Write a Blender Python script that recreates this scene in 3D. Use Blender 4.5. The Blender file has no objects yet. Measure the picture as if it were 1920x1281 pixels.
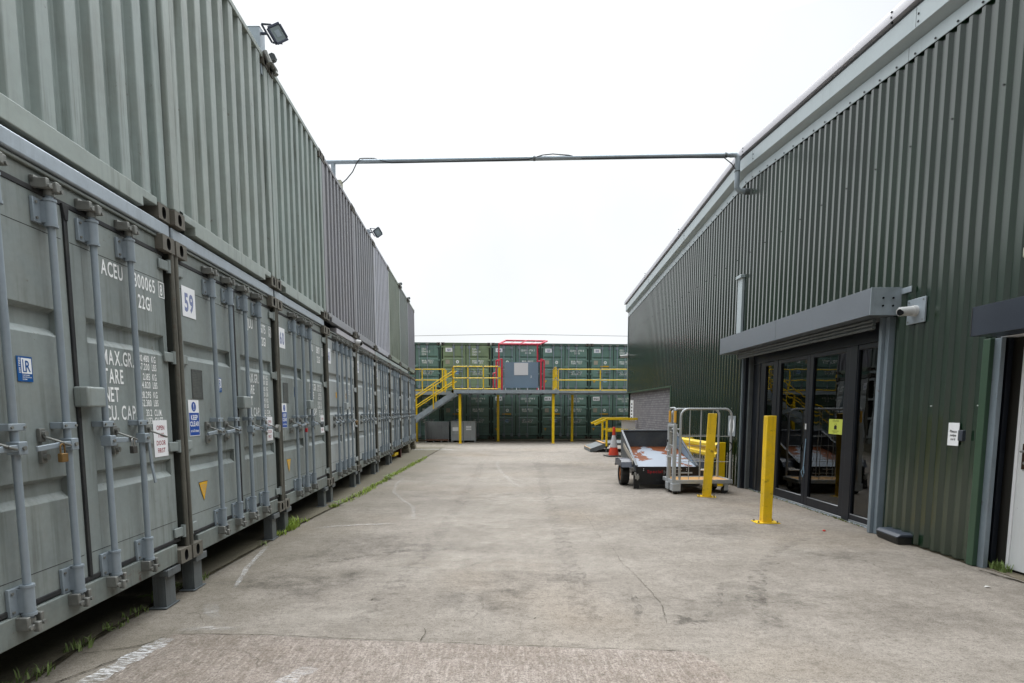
import bpy, math, random
from mathutils import Vector, Matrix
R = math.radians
PI = math.pi
random.seed(7)
scene = bpy.context.scene
COL = scene.collection

# ------------------------------------------------------------------ materials
ALB = .76
def lin(c, k=None):
    if k is None: k = ALB
    if isinstance(c, str):
        c = [int(c[i:i + 2], 16) / 255 for i in (1, 3, 5)]
        return tuple(k * (x / 12.92 if x <= .04045 else ((x + .055) / 1.055) ** 2.4) for x in c) + (1,)
    return tuple(k * x for x in c) + (1,)

class NT:
    def __init__(s, name):
        s.m = bpy.data.materials.new(name); s.m.use_nodes = True
        s.t = s.m.node_tree; s.t.nodes.clear()
        s.out = s.n('ShaderNodeOutputMaterial')
    def n(s, typ, **kw):
        nd = s.t.nodes.new(typ)
        for k, v in kw.items(): setattr(nd, k, v)
        return nd
    def l(s, a, b): s.t.links.new(a, b)
    def set(s, sock, v):
        if isinstance(v, bpy.types.NodeSocket): s.l(v, sock)
        else: sock.default_value = v
    def noise(s, vec, scale, detail=4, rough=.55, dist=0):
        n = s.n('ShaderNodeTexNoise'); s.l(vec, n.inputs['Vector'])
        n.inputs['Scale'].default_value = scale; n.inputs['Detail'].default_value = detail
        n.inputs['Roughness'].default_value = rough; n.inputs['Distortion'].default_value = dist
        return n.outputs['Fac']
    def mapp(s, vec, scale=(1, 1, 1), loc=(0, 0, 0), rot=(0, 0, 0)):
        n = s.n('ShaderNodeMapping'); s.l(vec, n.inputs['Vector'])
        n.inputs['Scale'].default_value = scale; n.inputs['Location'].default_value = loc; n.inputs['Rotation'].default_value = rot
        return n.outputs[0]
    def ramp(s, fac, a, b, c0=(0, 0, 0, 1), c1=(1, 1, 1, 1)):
        n = s.n('ShaderNodeValToRGB'); s.l(fac, n.inputs[0])
        e = n.color_ramp.elements; e[0].position = a; e[1].position = b; e[0].color = c0; e[1].color = c1
        return n.outputs[0]
    def mix(s, fac, a, b, mode='MIX'):
        n = s.n('ShaderNodeMix'); n.data_type = 'RGBA'; n.blend_type = mode
        s.set(n.inputs[0], fac); s.set(n.inputs[6], a); s.set(n.inputs[7], b)
        return n.outputs[2]
    def math(s, op, a, b=0.0):
        n = s.n('ShaderNodeMath'); n.operation = op
        s.set(n.inputs[0], a); s.set(n.inputs[1], b)
        return n.outputs[0]
    def bsdf(s, col, rough=.5, metal=0., spec=.5, bump=None, bstr=.2, bdist=.01):
        b = s.n('ShaderNodeBsdfPrincipled')
        s.set(b.inputs['Base Color'], col); s.set(b.inputs['Roughness'], rough)
        s.set(b.inputs['Metallic'], metal); s.set(b.inputs['Specular IOR Level'], spec)
        if bump is not None:
            bn = s.n('ShaderNodeBump'); bn.inputs['Strength'].default_value = bstr; bn.inputs['Distance'].default_value = bdist
            s.l(bump, bn.inputs['Height']); s.l(bn.outputs[0], b.inputs['Normal'])
        s.l(b.outputs[0], s.out.inputs[0]); return b

def paint(name, col, rough=.5, metal=0., var=.12, streak=.0, scol='#3a3a30', rust=.0, spec=.5, dust=.0, scale=2.0, wear=0., coat=0., dent=0., sheet=0.):
    """painted / coated metal with blotches, runs, rust specks and dust"""
    s = NT(name); tc = s.n('ShaderNodeTexCoord'); v = tc.outputs['Object']
    oi = s.n('ShaderNodeObjectInfo'); off = s.n('ShaderNodeVectorMath'); off.operation = 'MULTIPLY_ADD'
    s.l(oi.outputs['Random'], off.inputs[0]); off.inputs[1].default_value = (9, 7, 5); s.l(v, off.inputs[2]); v = off.outputs[0]
    c = lin(col)
    a = s.noise(v, scale, 6, .6); b = s.noise(v, scale * 14, 4, .6)
    f = s.math('ADD', s.math('MULTIPLY', a, .7), s.math('MULTIPLY', b, .3))
    c0 = tuple(x * (1 - var * 1.6) for x in c[:3]) + (1,); c1 = tuple(min(1, x * (1 + var * 1.6)) for x in c[:3]) + (1,)
    cc = s.ramp(f, .3, .7, c0, c1)
    if sheet:   # each sheet weathered a little differently
        sp = s.n('ShaderNodeSeparateXYZ'); s.l(tc.outputs['Object'], sp.inputs[0]); wn = s.n('ShaderNodeTexWhiteNoise'); wn.noise_dimensions = '1D'
        s.l(s.math('FLOOR', s.math('DIVIDE', sp.outputs[1], sheet)), wn.inputs['W'])
        cc = s.mix(s.math('MULTIPLY', wn.outputs['Value'], .5), cc, lin('#0d2012'))
    if dust:
        d = s.ramp(s.noise(v, scale * 1.7, 5, .7), .45, .75)
        cc = s.mix(s.math('MULTIPLY', d, dust), cc, lin('#8f8a78'))
    if streak:
        sv = s.mapp(v, (22, 22, .9)); st = s.ramp(s.noise(sv, 1.0, 5, .65), .48, .70)
        blot = s.ramp(s.noise(v, 1.3, 3), .4, .65)
        cc = s.mix(s.math('MULTIPLY', s.math('MULTIPLY', st, blot), streak), cc, lin(scol))
    if rust:
        r = s.ramp(s.noise(v, 9, 8, .72), .66 - rust * .1, .72)
        cc = s.mix(s.math('MULTIPLY', r, .85), cc, lin('#5a3420'))
    if wear:
        r = s.ramp(s.noise(v, 26, 6, .7), .66, .72)
        cc = s.mix(s.math('MULTIPLY', r, wear), cc, lin('#77716a'))
    rr = s.math('ADD', s.math('MULTIPLY', a, .24), rough - .12)
    bb = s.bsdf(cc, rr, metal, spec, s.noise(v, 2.6, 2) if dent else None, dent, .03)
    bb.inputs['Coat Weight'].default_value = coat; bb.inputs['Coat Roughness'].default_value = .22
    return s.m

def plain(name, col, rough=.6, metal=0., spec=.4):
    s = NT(name); s.bsdf(lin(col), rough, metal, spec); return s.m

M = {}
M['sagegrey'] = paint('grey_green_door_paint', '#929b99', .5, var=.12, dent=.12, streak=.65, scol='#43463a', dust=.25, wear=.15, rust=.08)
M['doorpale'] = paint('pale_grey_door_paint', '#b0b6b6', .5, dent=.12, var=.08, streak=.4, scol='#5a5c50', dust=.2)
M['framegrey'] = paint('grey_green_frame_paint', '#7f8783', .55, var=.16, streak=.8, scol='#2d2c22', dust=.35, rust=.35)
M['postdark'] = paint('grimy_shaded_post_web', '#30342d', .7, var=.25)  # grime and the shade of the recess both painted into this colour
M['post'] = paint('dirty_olive_post', '#66645a', .6, var=.25, streak=.8, scol='#2b261c', rust=.5)
M['casting'] = paint('cast_corner_steel', '#6c685e', .7, var=.22, streak=.5, scol='#2f291f', rust=.45)
M['bar'] = paint('bluish_galvanised_bar', '#99a5ae', .45, .15, var=.09, dust=.15, wear=.25)
M['cam'] = paint('weathered_cam_metal', '#8a8b86', .5, .4, var=.25, rust=.5)
M['gasket'] = paint('black_rubber', '#1e2023', .7, var=.25, dust=.12)
M['galv'] = paint('galvanised_steel', '#b3bec6', .42, .35, var=.10, scale=6, streak=.3, scol='#71777a')
M['galvdark'] = paint('dull_galvanised', '#73797b', .5, .3, var=.14, scale=5, streak=.5, scol='#3b3d3a')
M['dark'] = plain('dark_void', '#0b0b0b', .9)
M['white'] = paint('white_lettering', (1.12, 1.13, 1.12), .6, var=.03, wear=.1)
M['signwhite'] = paint('white_sign_face', (1.05, 1.06, 1.08), .4, var=.03)
M['signblue'] = plain('blue_sign_print', '#1552ae', .4)
M['teal'] = plain('blue_sticker', '#0f5aa0', .4)
M['inkblue'] = plain('navy_numerals', '#2b3a8c', .5)
M['inkpale'] = plain('pale_blue_numerals', '#8a95bd', .5)
M['inkred'] = plain('red_sign_print', '#a8283a', .5)
M['inkblack'] = plain('black_print', '#15151a', .5)
M['stickeryellow'] = plain('yellow_sticker', '#edb51e', .45)
M['steelplate'] = paint('engraved_steel_plate', '#6c6f6d', .4, .6, var=.25, scale=30)
M['beige'] = plain('beige_plate', '#b3aa9a', .5)
M['paleblue'] = plain('pale_blue_round_sticker', '#9dbfd6', .5)
M['brass'] = paint('brass', '#85683c', .45, .5, var=.15)
M['chrome'] = plain('bright_padlock_steel', '#b9b9b5', .3, .8)
M['redlock'] = plain('red_padlock', '#b5222c', .4)
def corr(name, col, st=.45):
    c = lin(col, 1)
    return paint(name, tuple(x * .92 for x in c[:3]), .5, var=.09, streak=min(.95, st * 1.7), scol='#4b4c3e', dust=.28, scale=1.2, rust=.12, wear=.1, dent=.15)
M['sage'] = corr('sage_corrugated_paint', '#a9b6b2')
M['sage2'] = corr('pale_sage_corrugated_paint', '#abb6b0')
M['sage3'] = corr('sage_grey_corrugated_paint', '#a2b0aa')
M['mauve'] = corr('mauve_grey_corrugated_paint', '#97979d', .25)
M['mauve2'] = corr('blue_grey_corrugated_paint', '#9b9da3', .25)
M['lavender'] = corr('pale_lavender_corrugated_paint', '#c3c5cf', .15)
M['moss'] = corr('moss_green_corrugated_paint', '#8b9788', .5)
M['slate'] = corr('slate_green_corrugated_paint', '#87918d', .3)
M['plum'] = corr('plum_grey_corrugated_paint', '#8f8f98', .3)
M['bgreen'] = paint('bottle_green_container_paint', '#74948a', .45, var=.10, streak=.35, scol='#2d3a30', dust=.12)
M['bgreend'] = paint('dark_green_container_paint', '#5c786d', .5, var=.12, streak=.4, scol='#26302a')
M['olive'] = paint('olive_green_container_paint', '#8fa27e', .45, var=.10, streak=.35, scol='#47543a', dust=.1)
M['olived'] = paint('dark_olive_container_paint', '#788d6c', .5, var=.12, streak=.4, scol='#3a4534')
M['cladgreen'] = paint('dark_green_cladding', '#14331d', .22, var=.14, streak=.2, scol='#1d271e', spec=.7, scale=.8, dust=.0, coat=1.0, dent=.02, sheet=.9792)
M['trimgreen'] = paint('green_corner_trim', '#3c5743', .4, var=.1)
M['fascia'] = paint('pale_grey_flashing', '#c0cccf', .35, .1, var=.04, streak=.2, scol='#85908f')
M['verge'] = paint('lilac_grey_verge', '#c8c6cc', .45, var=.04, streak=.25, scol='#8b898c')
M['roof'] = paint('grey_roof_sheet', '#8f9294', .5, var=.05)
M['shutter'] = paint('grey_shutter_box', '#7d848c', .4, .25, var=.06)
M['navy'] = paint('navy_shutter_box', '#343c48', .4, .1, var=.08)
M['jamb'] = paint('blue_grey_jamb', '#8d9aa3', .4, .15, var=.08, streak=.3, scol='#6a5248', rust=.3)
M['alu'] = paint('anthracite_door_frame', '#171d27', .4, .1, var=.08, spec=.5)
M['aluedge'] = plain('bare_aluminium', '#c2c6ca', .3, .7)
M['interior'] = plain('dark_room_wall', '#3a3833', .9)
M['yellow'] = paint('yellow_safety_paint', '#ffd60a', .4, var=.06, dust=.05, wear=.25, scale=3)
M['yellowpost'] = paint('chipped_yellow_post', '#ffd20a', .45, var=.10, streak=.6, scol='#8a6a1c', dust=.2, wear=.8, rust=.75, scale=3)
M['red'] = paint('red_gate_paint', '#d93450', .45, var=.08)
M['gatepanel'] = paint('slate_blue_panel', '#8197aa', .5, var=.05)
M['paper'] = plain('pale_notice_board', '#eeeef0', .6)
M['bingrey'] = paint('grey_bin_steel', '#b2b7b9', .5, .2, var=.12, streak=.4, scol='#57493c', rust=.3)
M['rustwood'] = paint('rusty_pallet', '#6e4c39', .8, var=.25)
M['conered'] = paint('orange_red_cone', '#dd4426', .5, var=.06, dust=.1)
M['conewhite'] = paint('white_cone_sleeve', '#d9d8da', .45, var=.05, dust=.15)
M['rubber'] = paint('worn_black_rubber', '#232324', .75, var=.25, dust=.2)
M['trblack'] = paint('black_trailer_paint', '#14161a', .35, var=.2, spec=.5)
M['trdark'] = paint('dark_grey_trailer_steel', '#4c5258', .45, .2, var=.22, dust=.2, wear=.2)
M['trblue'] = paint('blue_grey_mudguard', '#3d424f', .4, var=.15)
M['rimrust'] = paint('rusty_rim', '#a3602b', .7, var=.2)
M['script'] = plain('red_script_lettering', '#b3202e', .5)
M['scriptgrey'] = plain('grey_script_lettering', '#77787c', .5)
M['scriptdim'] = plain('dim_lettering', '#3a3d42', .5)
M['trolley'] = paint('zinc_trolley_frame', '#c2c6c8', .4, .2, var=.1)
M['ply'] = paint('orange_plywood', '#d6a25c', .6, var=.08)
M['grip'] = paint('yellow_grip', '#efb545', .5, var=.05)
M['brickgrey'] = None
M['cream'] = plain('cream_plastic', '#c9c8b2', .5)
M['whiteplastic'] = plain('white_plastic', '#dcdcda', .4)
M['cctvdark'] = plain('black_lens', '#0d0e10', .15)
M['floodbody'] = paint('blue_black_lamp_housing', '#3d4456', .4, .2, var=.1)
M['floodglass'] = plain('floodlight_glass', '#8e9b9c', .12, 0, .6)
M['cable'] = plain('black_cable', '#2a2b30', .6)
M['roofline'] = plain('pale_roofline', '#8f8f8f', .6)
M['bait'] = paint('black_plastic_box', '#1b1c1d', .5, var=.15, dust=.15)
M['baitlid'] = paint('grey_blue_lid', '#434a55', .45, var=.1)
M['notice'] = plain('yellow_green_notice', '#d4de5e', .5)
M['door'] = paint('off_white_steel_door', '#eceeee', .45, var=.03, streak=.2, scol='#a58f63', rust=.12)
M['handle'] = plain('brown_handle_plate', '#3d2718', .4)
M['concblock'] = paint('concrete_block', '#77715f', .9, var=.2, streak=.4, scol='#3b382e')
M['ibeamrust'] = paint('brown_rusted_beam', '#5a352c', .7, var=.2)
M['redcap'] = plain('red_plastic_cap', '#d0281c', .4)
M['litter'] = plain('white_paper_scrap', '#dcdbd6', .8)
M['lamplit'] = None

def m_glass():
    s = NT('door_glass')
    tr = s.n('ShaderNodeBsdfTransparent'); tr.inputs[0].default_value = (.42, .44, .43, 1)
    gl = s.n('ShaderNodeBsdfGlossy'); gl.inputs['Roughness'].default_value = .0; gl.inputs['Color'].default_value = (.95, .97, .97, 1)
    tc = s.n('ShaderNodeTexCoord'); bn = s.n('ShaderNodeBump'); bn.inputs['Strength'].default_value = .03; bn.inputs['Distance'].default_value = .04
    s.l(s.noise(s.mapp(tc.outputs['Object'], (1, 2.2, 1.2)), 1.2, 1), bn.inputs['Height']); s.l(bn.outputs[0], gl.inputs['Normal'])
    fr = s.n('ShaderNodeFresnel'); fr.inputs[0].default_value = 1.65
    mx = s.n('ShaderNodeMixShader'); s.l(fr.outputs[0], mx.inputs[0]); s.l(tr.outputs[0], mx.inputs[1]); s.l(gl.outputs[0], mx.inputs[2])
    s.l(mx.outputs[0], s.out.inputs[0]); return s.m
M['glass'] = m_glass()
def m_lit():
    s = NT('warm_lit_lamp'); e = s.n('ShaderNodeEmission'); e.inputs[0].default_value = lin('#ffd9a0'); e.inputs[1].default_value = 2.2
    s.l(e.outputs[0], s.out.inputs[0]); return s.m
M['lamplit'] = m_lit()

def m_brick(name, c1, c2, mo, w=.225, h=.075):
    s = NT(name); tc = s.n('ShaderNodeTexCoord'); v = tc.outputs['Object']
    mp = s.n('ShaderNodeSeparateXYZ'); s.l(v, mp.inputs[0]); cb = s.n('ShaderNodeCombineXYZ')
    s.l(mp.outputs[1], cb.inputs[0]); s.l(mp.outputs[2], cb.inputs[1])
    b = s.n('ShaderNodeTexBrick'); s.l(cb.outputs[0], b.inputs['Vector'])
    b.inputs['Color1'].default_value = lin(c1); b.inputs['Color2'].default_value = lin(c2); b.inputs['Mortar'].default_value = lin(mo)
    b.inputs['Scale'].default_value = 1; b.inputs['Brick Width'].default_value = w; b.inputs['Row Height'].default_value = h
    b.inputs['Mortar Size'].default_value = .006; b.inputs['Mortar Smooth'].default_value = .3; b.inputs['Bias'].default_value = 0
    c = s.mix(s.math('MULTIPLY', s.noise(v, 30, 4), .5), b.outputs['Color'], lin(mo))
    s.bsdf(c, .85, 0, .3, b.outputs['Fac'], -.6, .01); return s.m
M['brickgrey'] = m_brick('grey_brick', '#a09d9f', '#87858a', '#4a484a')
M['brickpale'] = m_brick('pale_painted_brick', '#a5a49b', '#97968e', '#55544e')

def m_concrete(name, base, dark, light, rough_slab=False):
    s = NT(name); tc = s.n('ShaderNodeTexCoord'); v = tc.outputs['Object']
    big = s.noise(v, .25, 5, .6, .4); mid = s.noise(v, 1.5, 7, .68); fine = s.noise(v, 38, 5, .8); grain = s.noise(v, 120, 3, .8)
    c = s.mix(s.ramp(big, .38, .62), lin(dark), lin(base))
    c = s.mix(s.math('MULTIPLY', s.ramp(mid, .42, .62), .45), c, lin(light))
    # brushing across the yard: fine uneven strokes
    br = s.noise(s.mapp(v, (2.2, 42, 1)), 1.0, 6, .75); br2 = s.noise(s.mapp(v, (.6, 7, 1)), 1.0, 5, .7, .3)
    c = s.mix(s.math('MULTIPLY', s.ramp(br, .48, .66), .40), c, lin(dark))
    c = s.mix(s.math('MULTIPLY', s.ramp(br2, .50, .70), .22), c, lin('#6f685c'))
    # dark patches and grimy stains
    st = s.ramp(s.noise(v, .7, 9, .74, .6), .54, .70)
    c = s.mix(s.math('MULTIPLY', st, .36), c, lin('#5d574e'))
    st2 = s.ramp(s.noise(v, 3.4, 9, .78, .4), .57, .70)
    c = s.mix(s.math('MULTIPLY', st2, .42), c, lin('#5a544a'))
    c = s.mix(s.math('MULTIPLY', s.ramp(s.noise(v, .33, 3), .5, .7), .28), c, lin('#a18a6c'))
    md2 = s.noise(v, 11, 6, .75)
    c = s.mix(s.math('MULTIPLY', s.ramp(md2, .50, .64), .42), c, lin('#5f594f'))
    c = s.mix(s.math('MULTIPLY', s.ramp(md2, .34, .46, (1, 1, 1, 1), (0, 0, 0, 1)), .35), c, lin(light))
    fl = s.n('ShaderNodeTexVoronoi'); s.l(s.mapp(v, (3.2, 9, 1), rot=(0, 0, .5)), fl.inputs['Vector']); fl.inputs['Scale'].default_value = 1.3
    c = s.mix(s.math('MULTIPLY', s.ramp(s.math('ADD', fl.outputs['Distance'], s.math('MULTIPLY', s.noise(v, 30, 3), .16)), .10, .15, (1, 1, 1, 1), (0, 0, 0, 1)), .55), c, lin('#4b463d'))
    # moss film near the container side
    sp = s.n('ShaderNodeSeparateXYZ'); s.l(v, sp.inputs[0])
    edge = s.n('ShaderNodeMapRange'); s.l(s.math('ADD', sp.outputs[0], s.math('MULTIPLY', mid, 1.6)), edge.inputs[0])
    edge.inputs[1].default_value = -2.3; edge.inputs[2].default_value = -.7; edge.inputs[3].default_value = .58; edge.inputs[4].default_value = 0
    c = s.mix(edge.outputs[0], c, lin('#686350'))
    # aggregate grit: dark pits and pale grains
    c = s.mix(s.math('MULTIPLY', s.ramp(fine, .52, .64), .7), c, lin('#57514a'))
    c = s.mix(s.math('MULTIPLY', s.ramp(fine, .30, .44, (1, 1, 1, 1), (0, 0, 0, 1)), .35), c, lin(light))
    c = s.mix(s.math('MULTIPLY', s.ramp(grain, .50, .62), .6), c, lin('#5b554d'))
    c = s.mix(s.math('MULTIPLY', s.ramp(grain, .34, .46, (1, 1, 1, 1), (0, 0, 0, 1)), .40), c, lin(light))
    h = s.math('ADD', s.math('MULTIPLY', fine, .5), s.math('MULTIPLY', br, .6))
    if rough_slab:
        rid = s.noise(s.mapp(v, (46, 5, 1), rot=(0, 0, .28)), 1, 6, .8); pit = s.noise(v, 70, 4, .8)
        c = s.mix(s.math('MULTIPLY', s.ramp(rid, .45, .62), .5), c, lin('#7a6e62'))
        c = s.mix(s.math('MULTIPLY', s.ramp(rid, .32, .46, (1, 1, 1, 1), (0, 0, 0, 1)), .5), c, lin('#d0c4ba'))
        c = s.mix(s.math('MULTIPLY', s.ramp(pit, .52, .62), .6), c, lin('#675c52'))
        h = s.math('ADD', s.math('MULTIPLY', rid, 1.3), pit)
    # thin wandering cracks
    cr = s.n('ShaderNodeTexVoronoi'); cr.feature = 'DISTANCE_TO_EDGE'
    dv = s.n('ShaderNodeVectorMath'); dv.operation = 'ADD'; s.l(v, dv.inputs[0])
    nz = s.n('ShaderNodeTexNoise'); s.l(v, nz.inputs['Vector']); nz.inputs['Scale'].default_value = 1.2; nz.inputs['Detail'].default_value = 6
    s.l(nz.outputs['Color'], dv.inputs[1]); s.l(dv.outputs[0], cr.inputs['Vector']); cr.inputs['Scale'].default_value = .42
    ck = s.ramp(cr.outputs['Distance'], .0, .004, (1, 1, 1, 1), (0, 0, 0, 1))
    ck = s.math('MULTIPLY', ck, s.ramp(s.noise(v, .8, 3), .5, .6))
    c = s.mix(s.math('MULTIPLY', ck, .5), c, lin('#3c3830'))
    s.bsdf(c, .88, 0, .25, h, .55 if not rough_slab else .9, .006); return s.m
M['ground'] = m_concrete('worn_concrete', '#a1988e', '#8b8379', '#b9b0a6')
M['slab'] = m_concrete('brushed_pink_concrete', '#b8aba1', '#a09389', '#d2c7be', True)
M['side'] = m_concrete('side_strip_concrete', '#827c6b', '#68624f', '#928b7b')
def m_mark():
    s = NT('worn_white_paint'); tc = s.n('ShaderNodeTexCoord'); v = tc.outputs['Object']
    d = s.n('ShaderNodeBsdfDiffuse'); d.inputs[0].default_value = lin('#ffffff'); t = s.n('ShaderNodeBsdfTransparent')
    f = s.ramp(s.noise(s.mapp(v, (14, 60, 1)), 1.0, 6, .7), .44, .62); mx = s.n('ShaderNodeMixShader')
    uv = s.n('ShaderNodeAttribute'); uv.attribute_name = 'fade'
    f2 = s.math('MULTIPLY', f, uv.outputs['Fac'])
    s.l(f2, mx.inputs[0]); s.l(t.outputs[0], mx.inputs[1]); s.l(d.outputs[0], mx.inputs[2]); s.l(mx.outputs[0], s.out.inputs[0]); return s.m
M['mark'] = m_mark()
def m_crack():
    s = NT('joint_soil'); tc = s.n('ShaderNodeTexCoord'); v = tc.outputs['Object']
    s.bsdf(s.ramp(s.noise(v, 14, 5), .35, .7, lin('#2b2820'), lin('#57503f')), .95, 0, .1, s.noise(v, 40, 4), .6, .01); return s.m
M['soil'] = m_crack()
def m_leaf(name, a, b):
    s = NT(name); tc = s.n('ShaderNodeTexCoord'); v = tc.outputs['Object']
    c = s.mix(s.noise(v, 6, 3), lin(a), lin(b)); bs = s.bsdf(c, .6, 0, .3); return s.m
M['grass'] = m_leaf('grass_blade', '#86a83a', '#b4c25a')
M['weed'] = m_leaf('weed_leaf', '#6a8540', '#96a668')
M['moss_g'] = m_leaf('moss', '#69742f', '#8a8a4a')
def m_bed():
    s = NT('flaking_trailer_floor'); tc = s.n('ShaderNodeTexCoord'); v = tc.outputs['Object']
    sp = s.n('ShaderNodeSeparateXYZ'); s.l(v, sp.inputs[0])
    n = s.noise(v, 2.1, 9, .64, .3)
    yy = s.n('ShaderNodeMapRange'); s.l(sp.outputs[1], yy.inputs[0]); yy.inputs[1].default_value = .2; yy.inputs[2].default_value = 1.6; yy.inputs[3].default_value = -.10; yy.inputs[4].default_value = .10
    xx = s.math('MULTIPLY', s.math('ABSOLUTE', s.math('SUBTRACT', sp.outputs[0], .62)), .16)
    f = s.math('ADD', s.math('ADD', n, yy.outputs[0]), xx)
    c = s.mix(s.ramp(f, .555, .57), lin('#a5adb8'), s.ramp(s.noise(v, 8, 5), .3, .7, lin('#8a4a1c'), lin('#6f3a1e')))
    s.bsdf(c, .7, 0, .3, f, .3, .01); return s.m
M['bed'] = m_bed()

# ------------------------------------------------------------------ mesh builder
class MB:
    def __init__(s): s.v = []; s.f = []; s.mi = []; s.sm = []; s.mats = []
    def mid(s, m):
        m = M[m] if isinstance(m, str) else m
        if m not in s.mats: s.mats.append(m)
        return s.mats.index(m)
    def add(s, vs, fs, m, smooth=False):
        o = len(s.v); s.v += [tuple(p) for p in vs]; k = s.mid(m)
        for f in fs: s.f.append([i + o for i in f]); s.mi.append(k); s.sm.append(smooth)
        return s
    def box(s, x0, x1, y0, y1, z0, z1, m, mat=None):
        vs = [(x, y, z) for x in (x0, x1) for y in (y0, y1) for z in (z0, z1)]
        if mat is not None: vs = [mat @ Vector(p) for p in vs]
        return s.add(vs, [(0, 1, 3, 2), (4, 6, 7, 5), (0, 4, 5, 1), (2, 3, 7, 6), (0, 2, 6, 4), (1, 5, 7, 3)], m)
    def beam(s, p0, p1, w, h, m, up=(0, 0, 1)):
        p0 = Vector(p0); p1 = Vector(p1); d = (p1 - p0).normalized(); u = Vector(up)
        if abs(d.dot(u)) > .99: u = Vector((0, 1, 0))
        a = d.cross(u).normalized(); b = a.cross(d)
        q = [(-1, -1), (1, -1), (1, 1), (-1, 1)]
        vs = [p + a * i * w / 2 + b * j * h / 2 for p in (p0, p1) for i, j in q]
        return s.add(vs, [(0, 1, 2, 3), (7, 6, 5, 4), (0, 4, 5, 1), (1, 5, 6, 2), (2, 6, 7, 3), (3, 7, 4, 0)], m)
    def tube(s, pts, r, m, n=12, caps=True, r1=None):
        pts = [Vector(p) for p in pts]; rings = []; prev = None
        for i, p in enumerate(pts):
            d = ((pts[min(i + 1, len(pts) - 1)] - p).normalized() + (p - pts[max(i - 1, 0)]).normalized()).normalized()
            if prev is None:
                u = Vector((0, 0, 1)) if abs(d.z) < .9 else Vector((1, 0, 0))
                a = d.cross(u).normalized()
            else: a = (prev - d * prev.dot(d)).normalized()
            prev = a; b = d.cross(a); rr = r if r1 is None else r + (r1 - r) * i / (len(pts) - 1)
            rings.append([p + (a * math.cos(t) + b * math.sin(t)) * rr for t in [2 * PI * k / n for k in range(n)]])
        vs = [q for ring in rings for q in ring]; fs = []
        for i in range(len(pts) - 1):
            for k in range(n): fs.append((i * n + k, i * n + (k + 1) % n, (i + 1) * n + (k + 1) % n, (i + 1) * n + k))
        s.add(vs, fs, m, True)
        if caps: s.add(rings[0], [tuple(range(n))[::-1]], m); s.add(rings[-1], [tuple(range(n))], m)
        return s
    def cyl(s, p0, p1, r, m, n=14, r1=None): return s.tube([p0, p1], r, m, n, True, r1)
    def lathe(s, prof, m, n=20, c=(0, 0)):
        vs = [(c[0] + r * math.cos(2 * PI * k / n), c[1] + r * math.sin(2 * PI * k / n), z) for r, z in prof for k in range(n)]
        fs = [(i * n + k, i * n + (k + 1) % n, (i + 1) * n + (k + 1) % n, (i + 1) * n + k) for i in range(len(prof) - 1) for k in range(n)]
        return s.add(vs, fs, m, True)
    def prism(s, poly, ax, a0, a1, m):
        """polygon in the two other axes, extruded along ax"""
        def P(u, v, w): return (w, u, v) if ax == 0 else ((u, w, v) if ax == 1 else (u, v, w))
        n = len(poly); vs = [P(u, v, a0) for u, v in poly] + [P(u, v, a1) for u, v in poly]
        fs = [tuple(range(n))[::-1], tuple(range(n, 2 * n))] + [(i, (i + 1) % n, n + (i + 1) % n, n + i) for i in range(n)]
        return s.add(vs, fs, m)
    def oval_plate(s, x0, x1, z0, z1, y, depth, m, rx=.03, rz=.045, n=16):
        """front face (at y) of a casting with a sunk oval hole"""
        cx, cz = (x0 + x1) / 2, (z0 + z1) / 2; hx, hz = (x1 - x0) / 2, (z1 - z0) / 2
        out = []; inn = []; back = []
        for k in range(n):
            t = 2 * PI * (k + .5) / n; c, d = math.cos(t), math.sin(t)
            sc = min(hx / abs(c) if abs(c) > 1e-6 else 9, hz / abs(d) if abs(d) > 1e-6 else 9)
            out.append((cx + c * sc, y, cz + d * sc)); e = 2.6
            rr = (abs(c / rx) ** e + abs(d / rz) ** e) ** (-1 / e)
            inn.append((cx + c * rr, y, cz + d * rr)); back.append((cx + c * rr, y + depth, cz + d * rr))
        s.add(out + inn, [(k, (k + 1) % n, n + (k + 1) % n, n + k) for k in range(n)], m)
        cor = [(x0, y, z0), (x1, y, z0), (x1, y, z1), (x0, y, z1)]
        for cpt in cor:   # fill corner triangles
            ds = sorted(range(n), key=lambda k: (out[k][0] - cpt[0]) ** 2 + (out[k][2] - cpt[2]) ** 2)[:2]
            s.add([out[ds[0]], out[ds[1]], cpt], [(0, 1, 2)], m)
        s.add(inn + back, [(k, (k + 1) % n, n + (k + 1) % n, n + k) for k in range(n)], 'dark')
        s.add(back, [tuple(range(n))], 'dark')
        return s
    def casting(s, x0, x1, z0, z1, y0, y1, m):
        s.oval_plate(x0, x1, z0, z1, y0, .05, m)
        vs = [(x, y, z) for x in (x0, x1) for y in (y0, y1) for z in (z0, z1)]
        return s.add(vs, [(0, 1, 3, 2), (4, 6, 7, 5), (2, 3, 7, 6), (0, 2, 6, 4), (1, 5, 7, 3)], m)
    def text(s, body, x, z, h, m, xs=.75, y=0., bold=False, align='L', rot=None, gap=.16):
        """flat lettering in the xz plane facing -y; cap height h"""
        w = twidth(body, bold, gap) * h * xs
        cx = x - (w if align == 'R' else w / 2 if align == 'C' else 0); px = 0
        for ch in body:
            vs, fs, adv = glyph(ch, bold)
            if vs:
                if rot: P = [(x + (-(b * h)) if rot == 90 else 0, y, z + (px + a * h * xs)) for a, b in vs]
                else: P = [(cx + px + a * h * xs, y, z + b * h) for a, b in vs]
                s.add(P, fs, m)
            px += (adv + gap) * h * xs
        return s
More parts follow.
